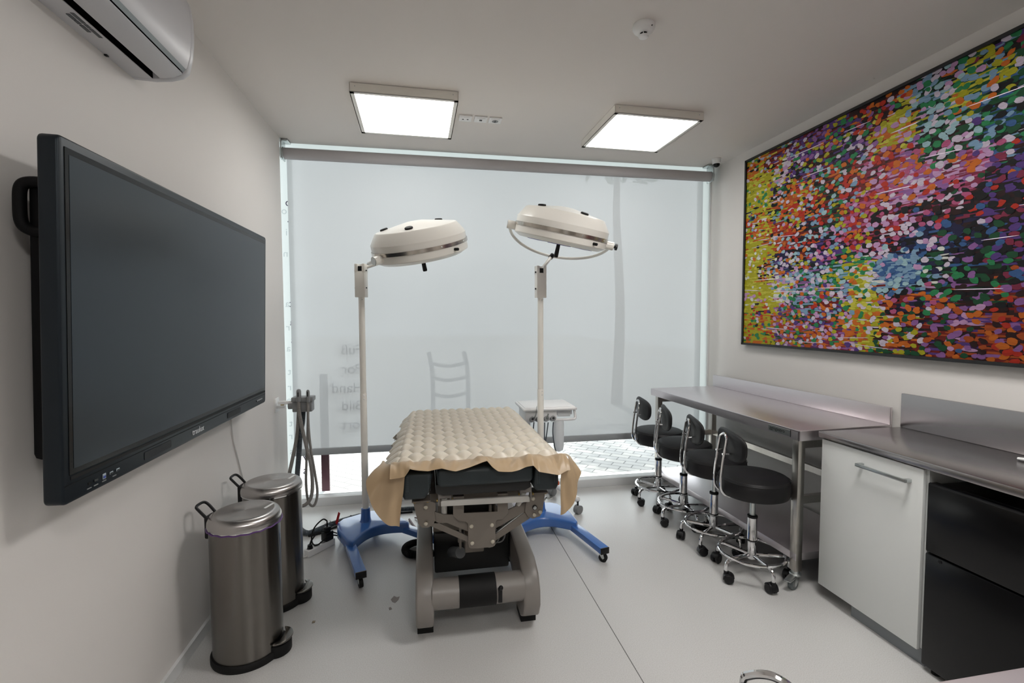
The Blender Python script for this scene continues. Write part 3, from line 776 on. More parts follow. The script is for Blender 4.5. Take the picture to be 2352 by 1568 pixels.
# ------------------------------------------------------------------ kitchen run
cb = thing('base_cabinet', 'white base cabinet with a bar handle under the steel worktop', 'cabinet', (2.23, 1.81, 0))
MB().box((2.004, 1.553, .075), (XR - .01, 2.065, .832)).build('carcass', M['cabinet_white'], cb)
dr = MB().box((1.985, 1.562, .070), (2.003, 2.063, .828), .0015).build('door', M['cabinet_white'], cb)
q = MB().box((1.950, 1.608, .758), (1.960, 1.842, .772), .001)
for y in (1.608, 1.827): q.box((1.955, y, .758), (1.986, y + .015, .772), .001)
q.build('handle', M['zinc'], dr)
MB().box((2.015, 1.553, 0), (2.03, 1.895, .075)).box((2.03, 1.88, 0), (2.40, 1.895, .075)).build('plinth', M['plinth'], cb)
wk = thing('worktop', 'stainless steel worktop with a tall splashback over cabinet and fridge', 'worktop', (2.23, 1.2, .835))
MB().box((1.974, .62, .835), (XR - .002, 2.077, .865), .003).build('slab', M['steel_dark'], wk)
MB().box((XR - .018, .62, .865), (XR - .002, 2.075, 1.045), .003).build('splashback', M['steel_dark'], wk)
fg = thing('fridge', 'black two-door fridge below the steel worktop at the right edge', 'fridge', (2.23, 1.24, 0))
MB().box((2.03, .96, .02), (XR - .02, 1.537, .775)).build('body', M['black_gloss'], fg)
def fdoor(z0, z1):
    return MB().box((1.985, .955, z0), (2.028, 1.545, z1), .006)
fdoor(.025, .494).build('lower_door', M['black_gloss'], fg)
ud = fdoor(.500, .782).build('upper_door', M['black_gloss'], fg)
MB().tube([(1.984, 1.535, .7795), (1.983, 1.47, .780), (1.979, 1.40, .782), (1.972, 1.30, .784), (1.972, 1.12, .784), (1.979, 1.02, .782), (1.983, .965, .780)], .006, 8).build('grip_edge', M['black_gloss'], ud)
MB().cyl((1.983, 1.487, .482), (1.986, 1.487, .482), .006, seg=14).build('lock', M['black_plastic'], fg)
for y in (.99, 1.51): MB().cyl((2.02, y, 0), (2.02, y, .03), .016, seg=12).build('foot', M['black_rubber'], fg)
nz = thing('squeeze_tube', 'white tapered tube lying on the steel worktop at the right edge', 'tube', (2.34, 1.42, .865))
MB().tube([(2.36, 1.17, .8955), (2.362, 1.24, .8955), (2.362, 1.34, .886)], lambda t_: .030 - .012 * t_, 16).build('body', M['bottle'], nz)
MB().tube([(2.362, 1.335, .8865), (2.362, 1.42, .878), (2.362, 1.495, .872)], lambda t_: .017 - .011 * t_, 14).build('nozzle', M['white_plastic'], nz)
fc = thing('prep_counter', 'stainless steel counter with its far edge at the bottom right corner', 'counter', (1.45, .3, 0))
MB().box((.30, -.02, .835), (2.46, .596, .865), .003).build('top', M['steel'], fc)
for x in (.95, 2.40):
    for y in (.03, .55): MB().box((x - .02, y - .02, 0), (x + .02, y + .02, .835)).build('leg', M['steel_leg'], fc)
MB().box((.95, .02, .15), (2.40, .56, .18)).build('shelf', M['steel'], fc)

# ------------------------------------------------------------------ pedal bins
def make_bin():
    t = thing('pedal_bin', 'x', 'bin', (-.78, 2.165, 0), 0, 'steel pedal bins by the left wall')
    mm = WM[t.name]; sx, sy = 1.0, .98
    MB(mm).lathe([(0, 0), (.143, 0), (.1455, .006), (.1455, .026), (.142, .031), (0, .031)], 64, None, sx, sy).build('base_ring', M['black_rubber'], t)
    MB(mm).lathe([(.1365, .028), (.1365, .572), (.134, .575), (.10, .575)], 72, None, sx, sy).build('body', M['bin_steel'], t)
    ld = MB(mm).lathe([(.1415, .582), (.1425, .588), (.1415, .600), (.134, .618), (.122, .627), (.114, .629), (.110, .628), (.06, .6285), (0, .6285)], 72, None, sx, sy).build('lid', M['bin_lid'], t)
    MB(mm).lathe([(.138, .574), (.1415, .577), (.1415, .583), (.137, .585)], 64, None, sx, sy).build('rim', M['chrome'], t)
    MB(mm @ Matrix.Translation((.087, .03, .6284)) @ Matrix.Rotation(R(70), 4, 'Z')).box((-.028, -.006, 0), (.028, .006, .0008)).build('sticker', M['white_plastic'], ld)
    a = mm @ Matrix.Rotation(R(172), 4, 'Z')
    MB(a).box((.128, -.030, .515), (.158, .030, .612), .008).build('hinge', M['black_plastic'], t)
    MB(a).tube([(.140, -.032, .605), (.170, -.034, .640), (.186, -.028, .655), (.190, 0, .658), (.186, .028, .655), (.170, .034, .640), (.140, .032, .605)], .006, 8).build('handle', M['black_plastic'], t)
    MB(a).tube([(.150, 0, .52), (.152, 0, .46), (.143, 0, .40)], .006, 8).build('hinge_rod', M['black_plastic'], t)
    pm_ = mm @ Matrix.Rotation(R(-8), 4, 'Z')
    arc = [(.13 + .055 * math.cos(x), .062 * math.sin(x)) for x in [R(-90 + 180 * i / 14) for i in range(15)]]
    MB(pm_).prism([(.10, -.055)] + [(p[0] - .006, p[1] * .96) for p in arc] + [(.10, .055)], 'z', .0, .05, .004).build('pedal_housing', M['black_rubber'], t)
    MB(pm_).prism([(.128, -.060)] + arc + [(.128, .060), (.145, .03), (.148, 0), (.145, -.03)], 'z', .060, .068, .002).build('pedal', M['bin_steel'], t)
    MB(pm_).lathe([(.139, .052), (.1405, .075)], 24, Matrix()).build('pedal_gap', M['black_rubber'], t) if False else None
    return t
b1 = make_bin()
b1['label'] = 'front brushed steel pedal bin with a purple liner edge, nearest the camera'
copy_tree(b1, (-.785, 2.545, 0), R(4), 'rear brushed steel pedal bin standing behind the front bin', 'steel pedal bins by the left wall')
lw = [( .1435 * math.cos(2 * PI * k / 60), .1405 * math.sin(2 * PI * k / 60), .5755 + .002 * math.sin(k * 1.9)) for k in range(60)]
MB(WM[b1.name]).tube(lw, .0028, 6, 1, True).build('bin_liner', M['purple_bag'], b1)

# ------------------------------------------------------------------ floor lamps
def make_lamp(px, py, rz, label, hc, tilt_n, pivot_dir, knob_ang, vents, handle_ang=0):
    t = thing('examination_lamp', label, 'lamp', (px, py, 0), rz, 'cream surgical lamps on blue castor bases')
    mm = WM[t.name]; T0 = Matrix.Translation((px, py, 0))
    out = [(-.10, .135), (.10, .135), (.15, .10), (.190, .0), (.206, -.17), (.203, -.205), (.185, -.228)]
    front = [(.185 - .37 * i / 14, -.228 + .098 * math.sin(PI * i / 14)) for i in range(1, 14)]
    out += front + [(-.185, -.228), (-.203, -.205), (-.206, -.17), (-.190, .0), (-.15, .10)]
    MB(mm).prism(out, 'z', .062, .128, .014, 4).build('base_cover', M['blue_enamel'], t, angle=50)
    for s_ in (-1, 1):
        d = Vector((s_ * .273, -.525, 0)); o_ = Vector((s_ * .165, -.12, 0)); v = (d - o_); L = v.length; ang = math.atan2(v.y, v.x)
        lm = mm @ Matrix.Translation((*o_.xy, 0)) @ Matrix.Rotation(ang, 4, 'Z')
        lg = MB(lm).box((0, -.028, .062), (L - .004, .028, .098), .002).build('leg', M['blue_enamel'], t)
        MB(lm).box((L - .005, -.0283, .0615), (L + .003, .0283, .0985), .001).build('end_cap', M['black_plastic'], lg)
        for off in (L - .04,):
            cm = lm @ Matrix.Translation((off, 0, 0)) @ Matrix.Rotation(R(40 if s_ > 0 else 5), 4, 'Z')
            ct = MB(cm).cyl((0, 0, .056), (0, 0, .064), .016, seg=16)
            for k in (-1, 1): ct.prism([(-.014, .058), (.014, .058), (.022, .026), (.014, .018), (.006, .024)], 'y', k * .011 - .001, k * .011 + .001)
            ct = ct.build('castor', M['zinc'], lg)
            MB(cm).cyl((.013, -.0095, .0255), (.013, .0095, .0255), .0255, seg=24).build('castor_wheel', M['black_rubber'], lg)
    for x in (-.10, .10):
        cm = mm @ Matrix.Translation((x, .09, 0))
        MB(cm).cyl((0, 0, .045), (0, 0, .066), .010, seg=10).cyl((.012, -.010, .0245), (.012, .010, .0245), .0245, seg=20).box((-.012, -.014, .03), (.016, .014, .05), .004).build('rear_castor', M['black_rubber'], t)
    MB(T0).lathe([(.034, .124), (.040, .128), (.034, .134), (.031, .15), (.0275, .212), (.022, .214), (0, .214)], 32).build('pole_socket', M['blue_enamel'], t)
    MB(T0).lathe([(.0215, .20), (.0215, .965), (.0205, .967), (.0195, .967), (.0195, 1.60)], 28).build('pole', M['cream_enamel'], t)
    q = MB(T0)
    for z in (.93, .955, 1.57): q.sphere((.006, -.020, z), .0035, 8)
    q.build('set_screw', M['zinc'], t)
    bmx = T0 @ Matrix.Rotation(R(-18 if hc[0] < 0.3 else 8), 4, 'Z')
    jb = MB(bmx).box((-.034, -.024, 1.585), (.034, .024, 1.750), .003).box((-.034, -.024, 1.74), (-.015, .024, 1.797), .002).box((.015, -.024, 1.74), (.034, .024, 1.797), .002).box((-.034, .013, 1.74), (.034, .024, 1.797), .002)
    jb = jb.build('joint_box', M['cream_enamel'], t)
    q = MB(bmx)
    for z in (1.755, 1.645): q.cyl((-.041, -.004, z), (-.033, -.004, z), .006, seg=10).cyl((.033, -.004, z), (.040, -.004, z), .004, seg=10)
    q.box((-.013, -.016, 1.745), (.013, .012, 1.782)); q.build('joint_bolt', M['black_plastic'], jb)
    # head
    n = Vector(tilt_n).normalized(); quat = Vector((0, 0, 1)).rotation_difference(n)
    HM = Matrix.Translation(hc) @ quat.to_matrix().to_4x4()
    Rr = .292
    hd = MB(HM).lathe([(0, .150), (.05, .147), (.242, .112), (.250, .106), (.287, .050), (Rr - .003, .046), (Rr - .003, -.050), (.285, -.056), (.250, -.074), (.240, -.072), (0, -.072)], 28).build('lamp_head', M['cream_enamel'], t, angle=20)
    MB(HM).lathe([(Rr - .002, .010), (Rr + .001, .009), (Rr + .001, -.011), (Rr - .002, -.012)], 56).build('band', M['steel_band'], hd)
    for a in vents:
        vm = HM @ Matrix.Rotation(R(a), 4, 'Z') @ Matrix.Translation((.19, 0, .1215)) @ Matrix.Rotation(R(10), 4, 'Y')
        q = MB(vm).lathe([(.0, 0), (.024, 0), (.024, .007), (.020, .010), (0, .010)], 20)
        q.build('vent_cap', M['black_rubber'], hd)
    for k in range(6):
        a = R(60 * k + 20); MB(HM).lathe([(.062, -.0715), (.062, -.077), (0, -.080)], 24, Matrix.Translation((.16 * math.cos(a), .16 * math.sin(a), 0))).build('lens', M['lens'], hd)
    MB(HM).lathe([(.075, -.071), (.072, -.080), (0, -.082)], 28).build('center_lens', M['lens'], hd)
    MB(HM).lathe([(.012, -.078), (.0125, -.10), (.014, -.155), (.012, -.160), (0, -.160)], 16).build('handle', M['black_plastic'], hd)
    ka = R(knob_ang)
    MB(HM).cyl((Rr * .98 * math.cos(ka), Rr * .98 * math.sin(ka), -.032), ((Rr + .022) * math.cos(ka), (Rr + .022) * math.sin(ka), -.032), .0085, seg=14).build('focus_knob', M['black_rubber'], hd)
    for da in (-18, 18):
        a2 = ka + R(da)
        MB(HM).sphere(((Rr + .001) * math.cos(a2), (Rr + .001) * math.sin(a2), 0), .004, 8).build('band_screw', M['zinc'], hd)
    # yoke: half ring round the back, dipping below the head
    pa = math.atan2(pivot_dir[1], pivot_dir[0])
    YR = Rr + .030; pts = []
    for i in range(25):
        a = pa - PI * i / 24
        pts.append((YR * math.cos(a), YR * math.sin(a), -.022 - (.06 if hc[0] < .3 else .15) * math.sin(PI * i / 24)))
    yk = MB(HM).tube(pts, .0095, 10, 2).build('yoke', M['cream_enamel'], t)
    for s_ in (1, -1):
        c_, sn = s_ * math.cos(pa), s_ * math.sin(pa)
        MB(HM).cyl((Rr * .985 * c_, Rr * .985 * sn, -.022), ((Rr + .045) * c_, (Rr + .045) * sn, -.022), .026, seg=24).build('pivot', M['cream_enamel'], yk)
        if s_ == 1 or hc[0] < .3:
            MB(HM).cyl(((Rr + .045) * c_, (Rr + .045) * sn, -.022), ((Rr + .047) * c_, (Rr + .047) * sn, -.022), .023, seg=24).build('pivot_cap', M['zinc'], yk)
        else:
            MB(HM).cyl(((Rr + .045) * c_, (Rr + .045) * sn, -.022), ((Rr + .058) * c_, (Rr + .058) * sn, -.022), .010, seg=14).cyl(((Rr + .058) * c_, (Rr + .058) * sn, -.022), ((Rr + .070) * c_, (Rr + .070) * sn, -.022), .021, seg=10).build('pivot_knob', M['black_plastic'], yk)
    mid = HM @ Vector(pts[12])
    a0 = Vector((px, py - .002, 1.765))
    MB().cyl(a0, mid, .0115, seg=16).sphere(a0, .0125, 12).build('arm', M['cream_enamel'], t)
    jj = MB(); dd = (mid - a0).normalized()
    jj.cyl(mid - dd * .02, mid + dd * .016, .016, seg=16).cyl(mid + Vector((-.0, -.026, .0)), mid + Vector((0, .012, 0)), .012, seg=14)
    jj.build('yoke_joint', M['black_plastic'], t)
    return t
make_lamp(-.408, 3.15, R(32), 'left tall lamp with a cream disc head leaning to the left', (-.035, 2.96, 1.895), (-.19, -.255, .95), (-.80, -.60), -48, (176, 258, 40, 110))
make_lamp(.757, 3.10, R(-1.5), 'right tall lamp with a cream disc head leaning to the right', (.832, 2.86, 1.985), (.17, -.215, .96), (-.985, .17), -62, (205, 120, 20, 290))

# ------------------------------------------------------------------ treatment bed
bd = thing('treatment_bed', 'grey treatment bed with dark upholstery and a beam base', 'treatment bed', (.22, 2.6, 0))
prof = [(2.14, .028), (2.075, .07), (2.045, .13), (2.05, .20), (2.09, .262), (2.17, .302), (2.32, .318), (2.60, .325), (2.95, .325), (3.05, .30), (3.11, .24), (3.13, .16), (3.10, .028), (2.98, .028), (2.95, .12), (2.90, .15), (2.45, .15), (2.33, .12), (2.28, .07), (2.26, .028)]
for x0 in (-.063, .422):
    sb = MB().prism(prof, 'x', x0, x0 + .08, .012, 3).build('side_beam', M['bed_light'], bd, angle=30)
    MB().box((x0 + .004, 2.14, 0), (x0 + .077, 2.25, .030), .002).build('foot_pad', M['black_rubber'], sb)
    MB().box((x0 + .004, 2.99, 0), (x0 + .077, 3.09, .030), .002).build('foot_pad', M['black_rubber'], sb)
ct = MB().cyl((.010, 2.115, .196), (.43, 2.115, .196), .066, seg=40).build('cross_tube', M['bed_light'], bd)
MB().cyl((.130, 2.115, .196), (.298, 2.115, .196), .0685, seg=40).build('tube_sleeve', M['black_rubber'], ct)
MB().prism([(.304 + .0, .23), (.322, .23), (.322, .165), (.304, .165)], 'y', 2.044, 2.06, .003).sphere((.316, 2.049, .232), .011, 12).build('tube_notch', M['black_plastic'], ct)
MB().cyl((.010, 2.98, .22), (.43, 2.98, .22), .05, seg=24).build('rear_tube', M['bed_light'], bd)
# lifting gear between the beams
MB().box((.02, 2.42, .345), (.40, 3.0, .40), .004).box((.045, 2.45, .40), (.095, 3.0, .57), .003).box((.345, 2.45, .40), (.395, 3.0, .57), .003).box((.03, 2.44, .565), (.41, 3.1, .60), .003).build('lift_frame', M['bed_grey'], bd)
MB().box((.10, 2.50, .40), (.34, 2.95, .56), .006).build('control_box', M['under_shell'], bd)
MB().box((.025, 2.40, .135), (.415, 3.0, .345), .01).build('shade_fill', M['under_shell'], bd)  # black box added to stand for the shade between the beams
MB().cyl((.15, 2.27, .30), (.09, 2.5, .20), .026, seg=20).build('actuator', M['plinth'], bd)
MB().box((.165, 2.17, .345), (.255, 2.25, .43), .006).box((.14, 2.19, .36), (.15, 2.23, .56)).box((.285, 2.19, .36), (.295, 2.23, .56)).cyl((.135, 2.21, .395), (.30, 2.21, .395), .014, seg=14).build('motor_block', M['bed_grey'], bd)
MB().tube([(.27, 2.24, .40), (.31, 2.25, .35), (.36, 2.26, .35), (.37, 2.27, .42), (.33, 2.30, .52)], .004, 8).tube([(.25, 2.25, .36), (.29, 2.24, .33), (.34, 2.25, .37), (.30, 2.28, .44)], .003, 8).build('wiring', M['grey_plastic'], bd)
MB().box((-.03, 2.04, .60), (.47, 3.25, .645), .004).build('top_frame', M['bed_grey'], bd) if False else MB().box((.0, 2.16, .60), (.44, 3.2, .645), .004).build('top_frame', M['bed_grey'], bd)
Y0, Y1 = 2.044, 2.054
lh = [(-.067, .656), (.011, .654), (.029, .645), (.029, .612), (.024, .607), (.028, .573), (.018, .551), (-.004, .539), (-.030, .540), (-.047, .560)]
rh = [(.447, .656), (.519, .658), (.519, .642), (.508, .566), (.496, .549), (.463, .541), (.440, .552), (.427, .576), (.430, .616), (.440, .625)]
for P, tabx in ((lh, (-.072, .007)), (rh, (.452, .532))):
    hp = MB().prism(P, 'y', Y0, Y1, .002).box((tabx[0], Y0 - .012, .657), (tabx[1], Y0 + .06, .664), .001)
    hp = hp.build('hanger_plate', M['bed_grey'], bd)
    q = MB()
    for x in (tabx[0] + .012, tabx[1] - .012):
        for y in (Y0 - .006, Y0 + .03): q.cyl((x, y, .655), (x, y, .6575), .005, seg=10)
    q.build('screw', M['brass'], hp)
lau = [(.024, .604), (.062, .587), (.103, .584), (.130, .559), (.161, .554), (.177, .544), (.177, .498), (.078, .549), (.0, .553)]
rau = [(.284, .547), (.324, .552), (.353, .587), (.431, .616), (.450, .60), (.431, .573), (.284, .501)]
MB().prism(lau, 'y', Y1 + .001, Y1 + .008).build('upper_arm', M['bed_grey'], bd)
MB().prism(rau, 'y', Y1 + .001, Y1 + .008).build('upper_arm', M['bed_grey'], bd)
MB().prism([(-.012, .550), (.023, .562), (.177, .476), (.177, .450)], 'y', Y1 + .001, Y1 + .008).build('lower_arm', M['bed_grey'], bd)
MB().prism([(.284, .472), (.430, .570), (.450, .562), (.452, .540), (.284, .444)], 'y', Y1 + .001, Y1 + .008).build('lower_arm', M['bed_grey'], bd)
MB().cyl((.30, Y1 + .014, .478), (.425, Y1 + .014, .565), .009, seg=14).build('gas_spring', M['zinc'], bd)
cp = [(.105, .669), (.152, .668), (.151, .594), (.300, .589), (.301, .663), (.346, .663), (.349, .578), (.324, .552), (.296, .551), (.291, .541), (.291, .444), (.287, .434), (.275, .429), (.185, .431), (.174, .437), (.169, .450), (.169, .542), (.161, .554), (.130, .559), (.104, .587)]
cpl = MB().prism(cp, 'y', Y0 - .006, Y0 - .001, .001).box((.105, Y0 - .016, .664), (.152, Y0 + .03, .672), .001).box((.301, Y0 - .016, .664), (.346, Y0 + .03, .672), .001).build('center_plate', M['bed_grey'], bd)
for x, z in ((-.013, .632), (-.014, .560), (.184, .532), (.275, .530), (.187, .455), (.278, .454), (.463, .636), (.469, .561), (.496, .572)):
    MB().sphere((x, Y0 - .006, z), .009, 14, (1, .75, 1)).build('bolt_cap', M['bolt'], bd)
MB().cyl((.471, Y0 - .006, .594), (.471, Y0, .594), .011, seg=18).build('bolt_washer', M['black_plastic'], bd)
MB().cyl((.471, Y0 - .009, .594), (.471, Y0 - .004, .594), .008, seg=18).build('bolt_pin', M['zinc'], bd)
bar = [(.050, .648), (.050, .667), (.056, .672), (.425, .667), (.433, .664), (.438, .658), (.438, .639), (.05, .6475)]
MB().prism(bar, 'y', 1.995, 2.010, .003).build('front_bar', M['bar_white'], bd)
for (x0, x1, xs) in ((.040, .096, (.067, .066)), (.400, .453, (.420, .395))):
    br = MB().box((x0, 2.02, .672), (x1, 2.10, .708), .003).box((x0, 2.022, .64), (x0 + .006, 2.05, .675)).box((x1 - .006, 2.022, .64), (x1, 2.05, .675)).build('bar_bracket', M['bed_light'], bd)
    MB().cyl((xs[0], 2.035, .672), (xs[1], 2.075, .585), .0125, seg=16).build('bracket_piston', M['bar_white'], br)
    q = MB()
    for x in (x0 - .006, x1 + .004): q.cyl((x, 2.026, .665), (x + .003, 2.026, .665), .007, seg=10)
    q.build('bracket_nut', M['brass'], br)
# upholstery
def pad_box(x0, x1, y0, y1, z0, z1, b, name):
    return MB().box((x0, y0, z0), (x1, y1, z1), b, 4).build(name, M['leather'], bd, angle=60)
MB().prism([(.030, .74), (.030, .70), (.06, .688), (.42, .688), (.446, .70), (.446, .74)], 'y', 2.005, 3.2, .008).build('under_shell', M['under_shell'], bd)
pad_box(.036, .448, 1.962, 3.26, .738, .818, .020, 'center_cushion')
def sidepad(x0, x1, tilt):
    P = [(x0, .792), (x0 + .012, .806), (x1 - .012, .806), (x1, .795), (x1 - (.0 if tilt > 0 else .018), .715), (x1 - (.012 if tilt > 0 else .035), .692), (x0 + (.035 if tilt > 0 else .012) * .3, .692), (x0 - .006, .71)]
    o = MB().prism(P, 'y', 1.975, 3.2, .014, 4).build('side_cushion', M['leather'], bd, angle=60)
    q = MB()
    for xx in (x0 + .012, x0 + .019, x1 - .012, x1 - .019):
        n_ = 9
        for k in range(n_): q.box((xx - .0007, 1.9738, .728 + k * .0075), (xx + .0007, 1.9752, .732 + k * .0075))
    q.build('stitching', M['stitch'], o)
sidepad(-.104, .018, -1); sidepad(.458, .566, 1)
MB().tube([(.575, 2.2, .70), (.56, 2.18, .66), (.535, 2.16, .61), (.52, 2.15, .57)], .0035, 8).build('release_cable', M['grey_plastic'], bd)
MB().tube([(.51, 2.10, .575), (.535, 2.08, .618), (.545, 2.075, .615), (.562, 2.07, .622)], .004, 8).build('release_lever', M['zinc'], bd)

# ------------------------------------------------------------------ air mattress
am = thing('air_mattress', 'quilted beige bubble mattress draped over the treatment bed', 'mattress', (.22, 2.6, .815))
XA, XB, YA, YE = -.195, .630, 2.045, 3.20
def edge_drop(x):
    """height lost beyond the cushion edge."""
    e = max(0, (-.125 - x), (x - .585)); return e
def quilt(u, v):
    y = YA + v * (YE - YA)
    nar = 1 - .06 * v
    xc = .218 + .012 * v
    x = xc + (u - .5) * (XB - XA) * nar
    X = x / .106; Yy = y / .106
    a = X + Yy; b = X - Yy
    bump = (abs(math.sin(PI * a)) * abs(math.sin(PI * b)))
    bump = bump ** .5
    e = min(u, 1 - u) * (XB - XA)
    k = min(1, max(0, (e - .03) / .05)); k = k * k * (3 - 2 * k)
    z = .819 + .032 * bump * (.35 + .65 * k) * min(1, .15 + v / .03)
    if e < .085:
        d = (.085 - e) / .085; sg = 1 if u > .5 else -1
        wv = noise.noise(Vector((y * 13, sg * 3, 3.1))) + .6 * noise.noise(Vector((y * 37, sg * 5, 1.1)))
        z -= .060 * d * d + .030 * d * wv
        x += sg * d * d * (.035 * wv + .012 * math.copysign(1, math.sin(y * 2 * PI / .106 + 1)) * (1 - .3 * v))
        z += .012 * d * math.sin(y * 2 * PI / .106 + u * 3)
    end = max(0, (v - .95) / .05); z -= .03 * end * end
    s0 = max(0, (.035 - v) / .035); z -= .012 * s0 * s0
    return (x, y, z)
MB().grid(quilt, 230, 320).build('quilted_top', M['vinyl'], am, angle=80, thick=.0015)
# plain front hem with folds
hem = [(-.15, .800), (-.10, .812), (-.073, .845), (-.04, .834), (-.001, .823), (.049, .832), (.117, .823), (.16, .832), (.201, .842), (.246, .853), (.272, .826), (.292, .810), (.34, .806), (.377, .808), (.42, .816), (.448, .820), (.466, .794), (.50, .788), (.554, .778), (.60, .790)]
def lerp_tab(tab, x):
    for (a, za), (b_, zb) in zip(tab, tab[1:]):
        if x <= b_: 
            t_ = max(0, (x - a) / (b_ - a)); return za + (zb - za) * t_
    return tab[-1][1]
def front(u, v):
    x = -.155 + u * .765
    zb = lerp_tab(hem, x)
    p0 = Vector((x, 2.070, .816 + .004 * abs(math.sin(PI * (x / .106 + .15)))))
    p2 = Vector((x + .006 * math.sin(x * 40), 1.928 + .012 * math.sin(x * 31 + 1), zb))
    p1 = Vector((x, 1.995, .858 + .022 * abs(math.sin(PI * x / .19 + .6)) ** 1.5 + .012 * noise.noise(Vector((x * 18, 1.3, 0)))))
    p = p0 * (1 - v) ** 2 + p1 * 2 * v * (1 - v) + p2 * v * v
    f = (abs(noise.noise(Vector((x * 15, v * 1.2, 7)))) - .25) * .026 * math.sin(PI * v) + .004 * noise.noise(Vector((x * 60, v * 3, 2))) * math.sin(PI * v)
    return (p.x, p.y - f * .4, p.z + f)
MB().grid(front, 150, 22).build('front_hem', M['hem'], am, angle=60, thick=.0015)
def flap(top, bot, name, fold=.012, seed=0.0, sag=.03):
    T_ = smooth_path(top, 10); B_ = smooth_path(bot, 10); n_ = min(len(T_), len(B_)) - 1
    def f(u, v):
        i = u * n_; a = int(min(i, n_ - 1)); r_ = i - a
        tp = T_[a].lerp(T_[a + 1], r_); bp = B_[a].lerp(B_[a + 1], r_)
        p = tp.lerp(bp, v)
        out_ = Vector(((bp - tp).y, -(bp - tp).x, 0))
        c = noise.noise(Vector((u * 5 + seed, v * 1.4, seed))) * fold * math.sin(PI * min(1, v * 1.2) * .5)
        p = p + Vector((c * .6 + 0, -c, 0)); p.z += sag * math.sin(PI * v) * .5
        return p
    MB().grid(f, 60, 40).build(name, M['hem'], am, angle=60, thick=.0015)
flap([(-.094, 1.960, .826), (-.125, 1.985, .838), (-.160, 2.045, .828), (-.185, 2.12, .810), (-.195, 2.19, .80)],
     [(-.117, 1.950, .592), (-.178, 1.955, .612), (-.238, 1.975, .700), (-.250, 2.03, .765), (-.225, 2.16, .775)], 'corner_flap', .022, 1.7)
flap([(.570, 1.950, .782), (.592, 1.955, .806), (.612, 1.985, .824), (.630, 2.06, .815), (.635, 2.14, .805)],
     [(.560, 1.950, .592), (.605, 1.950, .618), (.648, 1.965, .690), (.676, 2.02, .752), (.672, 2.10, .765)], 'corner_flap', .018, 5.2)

# ------------------------------------------------------------------ suction holder on the left wall
sh = thing('suction_holder', 'grey suction hose holder on a bracket by the window', 'hose holder', (XL, 3.46, .86))
MB().box((XL, 3.42, .81), (XL + .006, 3.50, .905), .001).build('wall_plate', M['white_plastic'], sh)
ar = MB().box((XL + .004, 3.44, .835), (-.965, 3.47, .856), .003).cyl((-.985, 3.455, .85), (-.985, 3.455, .88), .012, seg=14).box((-1.0, 3.40, .868), (-.895, 3.43, .890), .003).build('bracket_arm', M['white_plastic'], sh)
MB().cyl((-.985, 3.455, .856), (-.985, 3.455, .868), .0125, seg=14).build('pivot_ring', M['brass'], ar)
hb = MB().box((-.905, 3.385, .815), (-.778, 3.46, .885), .006).box((-.908, 3.375, .885), (-.770, 3.465, .917), .005).build('holder_block', M['grey_plastic'], sh)
MB().cyl((-.936, 3.42, .858), (-.905, 3.42, .858), .026, seg=18).build('side_knob', M['grey_plastic'], sh)
for x, z in ((-.857, .973), (-.798, .966)):
    r_ = .0155 if x < -.82 else .0115
    MB().lathe([(0, .89), (r_, .89), (r_, .958), (r_ * .8, .970), (r_ * .4, .974), (0, .975)], 18, Matrix.Translation((x, 3.372, z - .972))).build('handpiece', M['grey_plastic'], sh)
    MB().box((x - .003, 3.372 - r_ - .002, .925), (x + .003, 3.372 - r_ + .001, .955)).build('valve_slide', M['black_plastic'], sh)
MB().tube([(-.857, 3.370, .895), (-.857, 3.370, .826), (-.841, 3.37, .716), (-.817, 3.37, .583), (-.793, 3.37, .466), (-.783, 3.37, .320), (-.800, 3.38, .216), (-.849, 3.39, .165), (-.900, 3.40, .185), (-.93, 3.41, .272), (-.940, 3.41, .377), (-.921, 3.41, .473), (-.886, 3.41, .644), (-.870, 3.41, .814)], .0115, 10, 8, ridge=.0011, pitch=.006).build('suction_hose', M['hose_grey'], sh)
MB().tube([(-.799, 3.372, .894), (-.803, 3.38, .750), (-.795, 3.39, .576), (-.772, 3.39, .400), (-.757, 3.39, .264), (-.771, 3.395, .178), (-.797, 3.40, .155), (-.824, 3.405, .199), (-.834, 3.41, .316), (-.830, 3.42, .462), (-.818, 3.42, .664), (-.812, 3.42, .820)], .0085, 10, 8, ridge=.0009, pitch=.006).build('saliva_hose', M['hose_grey'], sh)
MB().tube([(-.845, 3.43, .818), (-.853, 3.43, .728), (-.868, 3.43, .659), (-.883, 3.43, .485), (-.897, 3.43, .340), (-.906, 3.43, .18), (-.895, 3.40, .06), (-.86, 3.34, .022), (-.80, 3.28, .019), (-.74, 3.32, .019), (-.66, 3.40, .019), (-.50, 3.50, .019), (-.30, 3.555, .019), (-.10, 3.56, .019), (.03, 3.50, .019), (.06, 3.42, .019)], .0165, 12, 10, ridge=.0018, pitch=.009).build('drain_hose', M['hose_dark'], sh)
MB().tube([(-.79, 3.255, .008), (-.72, 3.29, .008), (-.64, 3.365, .008), (-.49, 3.46, .008), (-.30, 3.52, .008), (-.12, 3.53, .008)], .007, 8, 8).build('control_lead', M['black_rubber'], sh)
q = MB()
for x, y in ((-.70, 3.36), (-.55, 3.475), (-.40, 3.53)): q.tube([(x + .022 * math.cos(a) * .6, y - .022 * math.cos(a) * .8, .018 + .019 * math.sin(a)) for a in [2 * PI * k / 12 for k in range(12)]], .002, 6, 1, True)
q.build('cable_tie', M['black_plastic'], sh)

tag(MB().tube([(-.02, 2.99, .024), (-.085, 3.0, .024), (-.135, 2.965, .024), (-.148, 2.91, .024), (-.12, 2.86, .024), (-.05, 2.835, .024), (.03, 2.84, .024)], .021, 12, 10, ridge=.002, pitch=.009).build('floor_hose', M['black_rubber']),
    'black ribbed hose loop on the floor beside the bed base', 'hose')

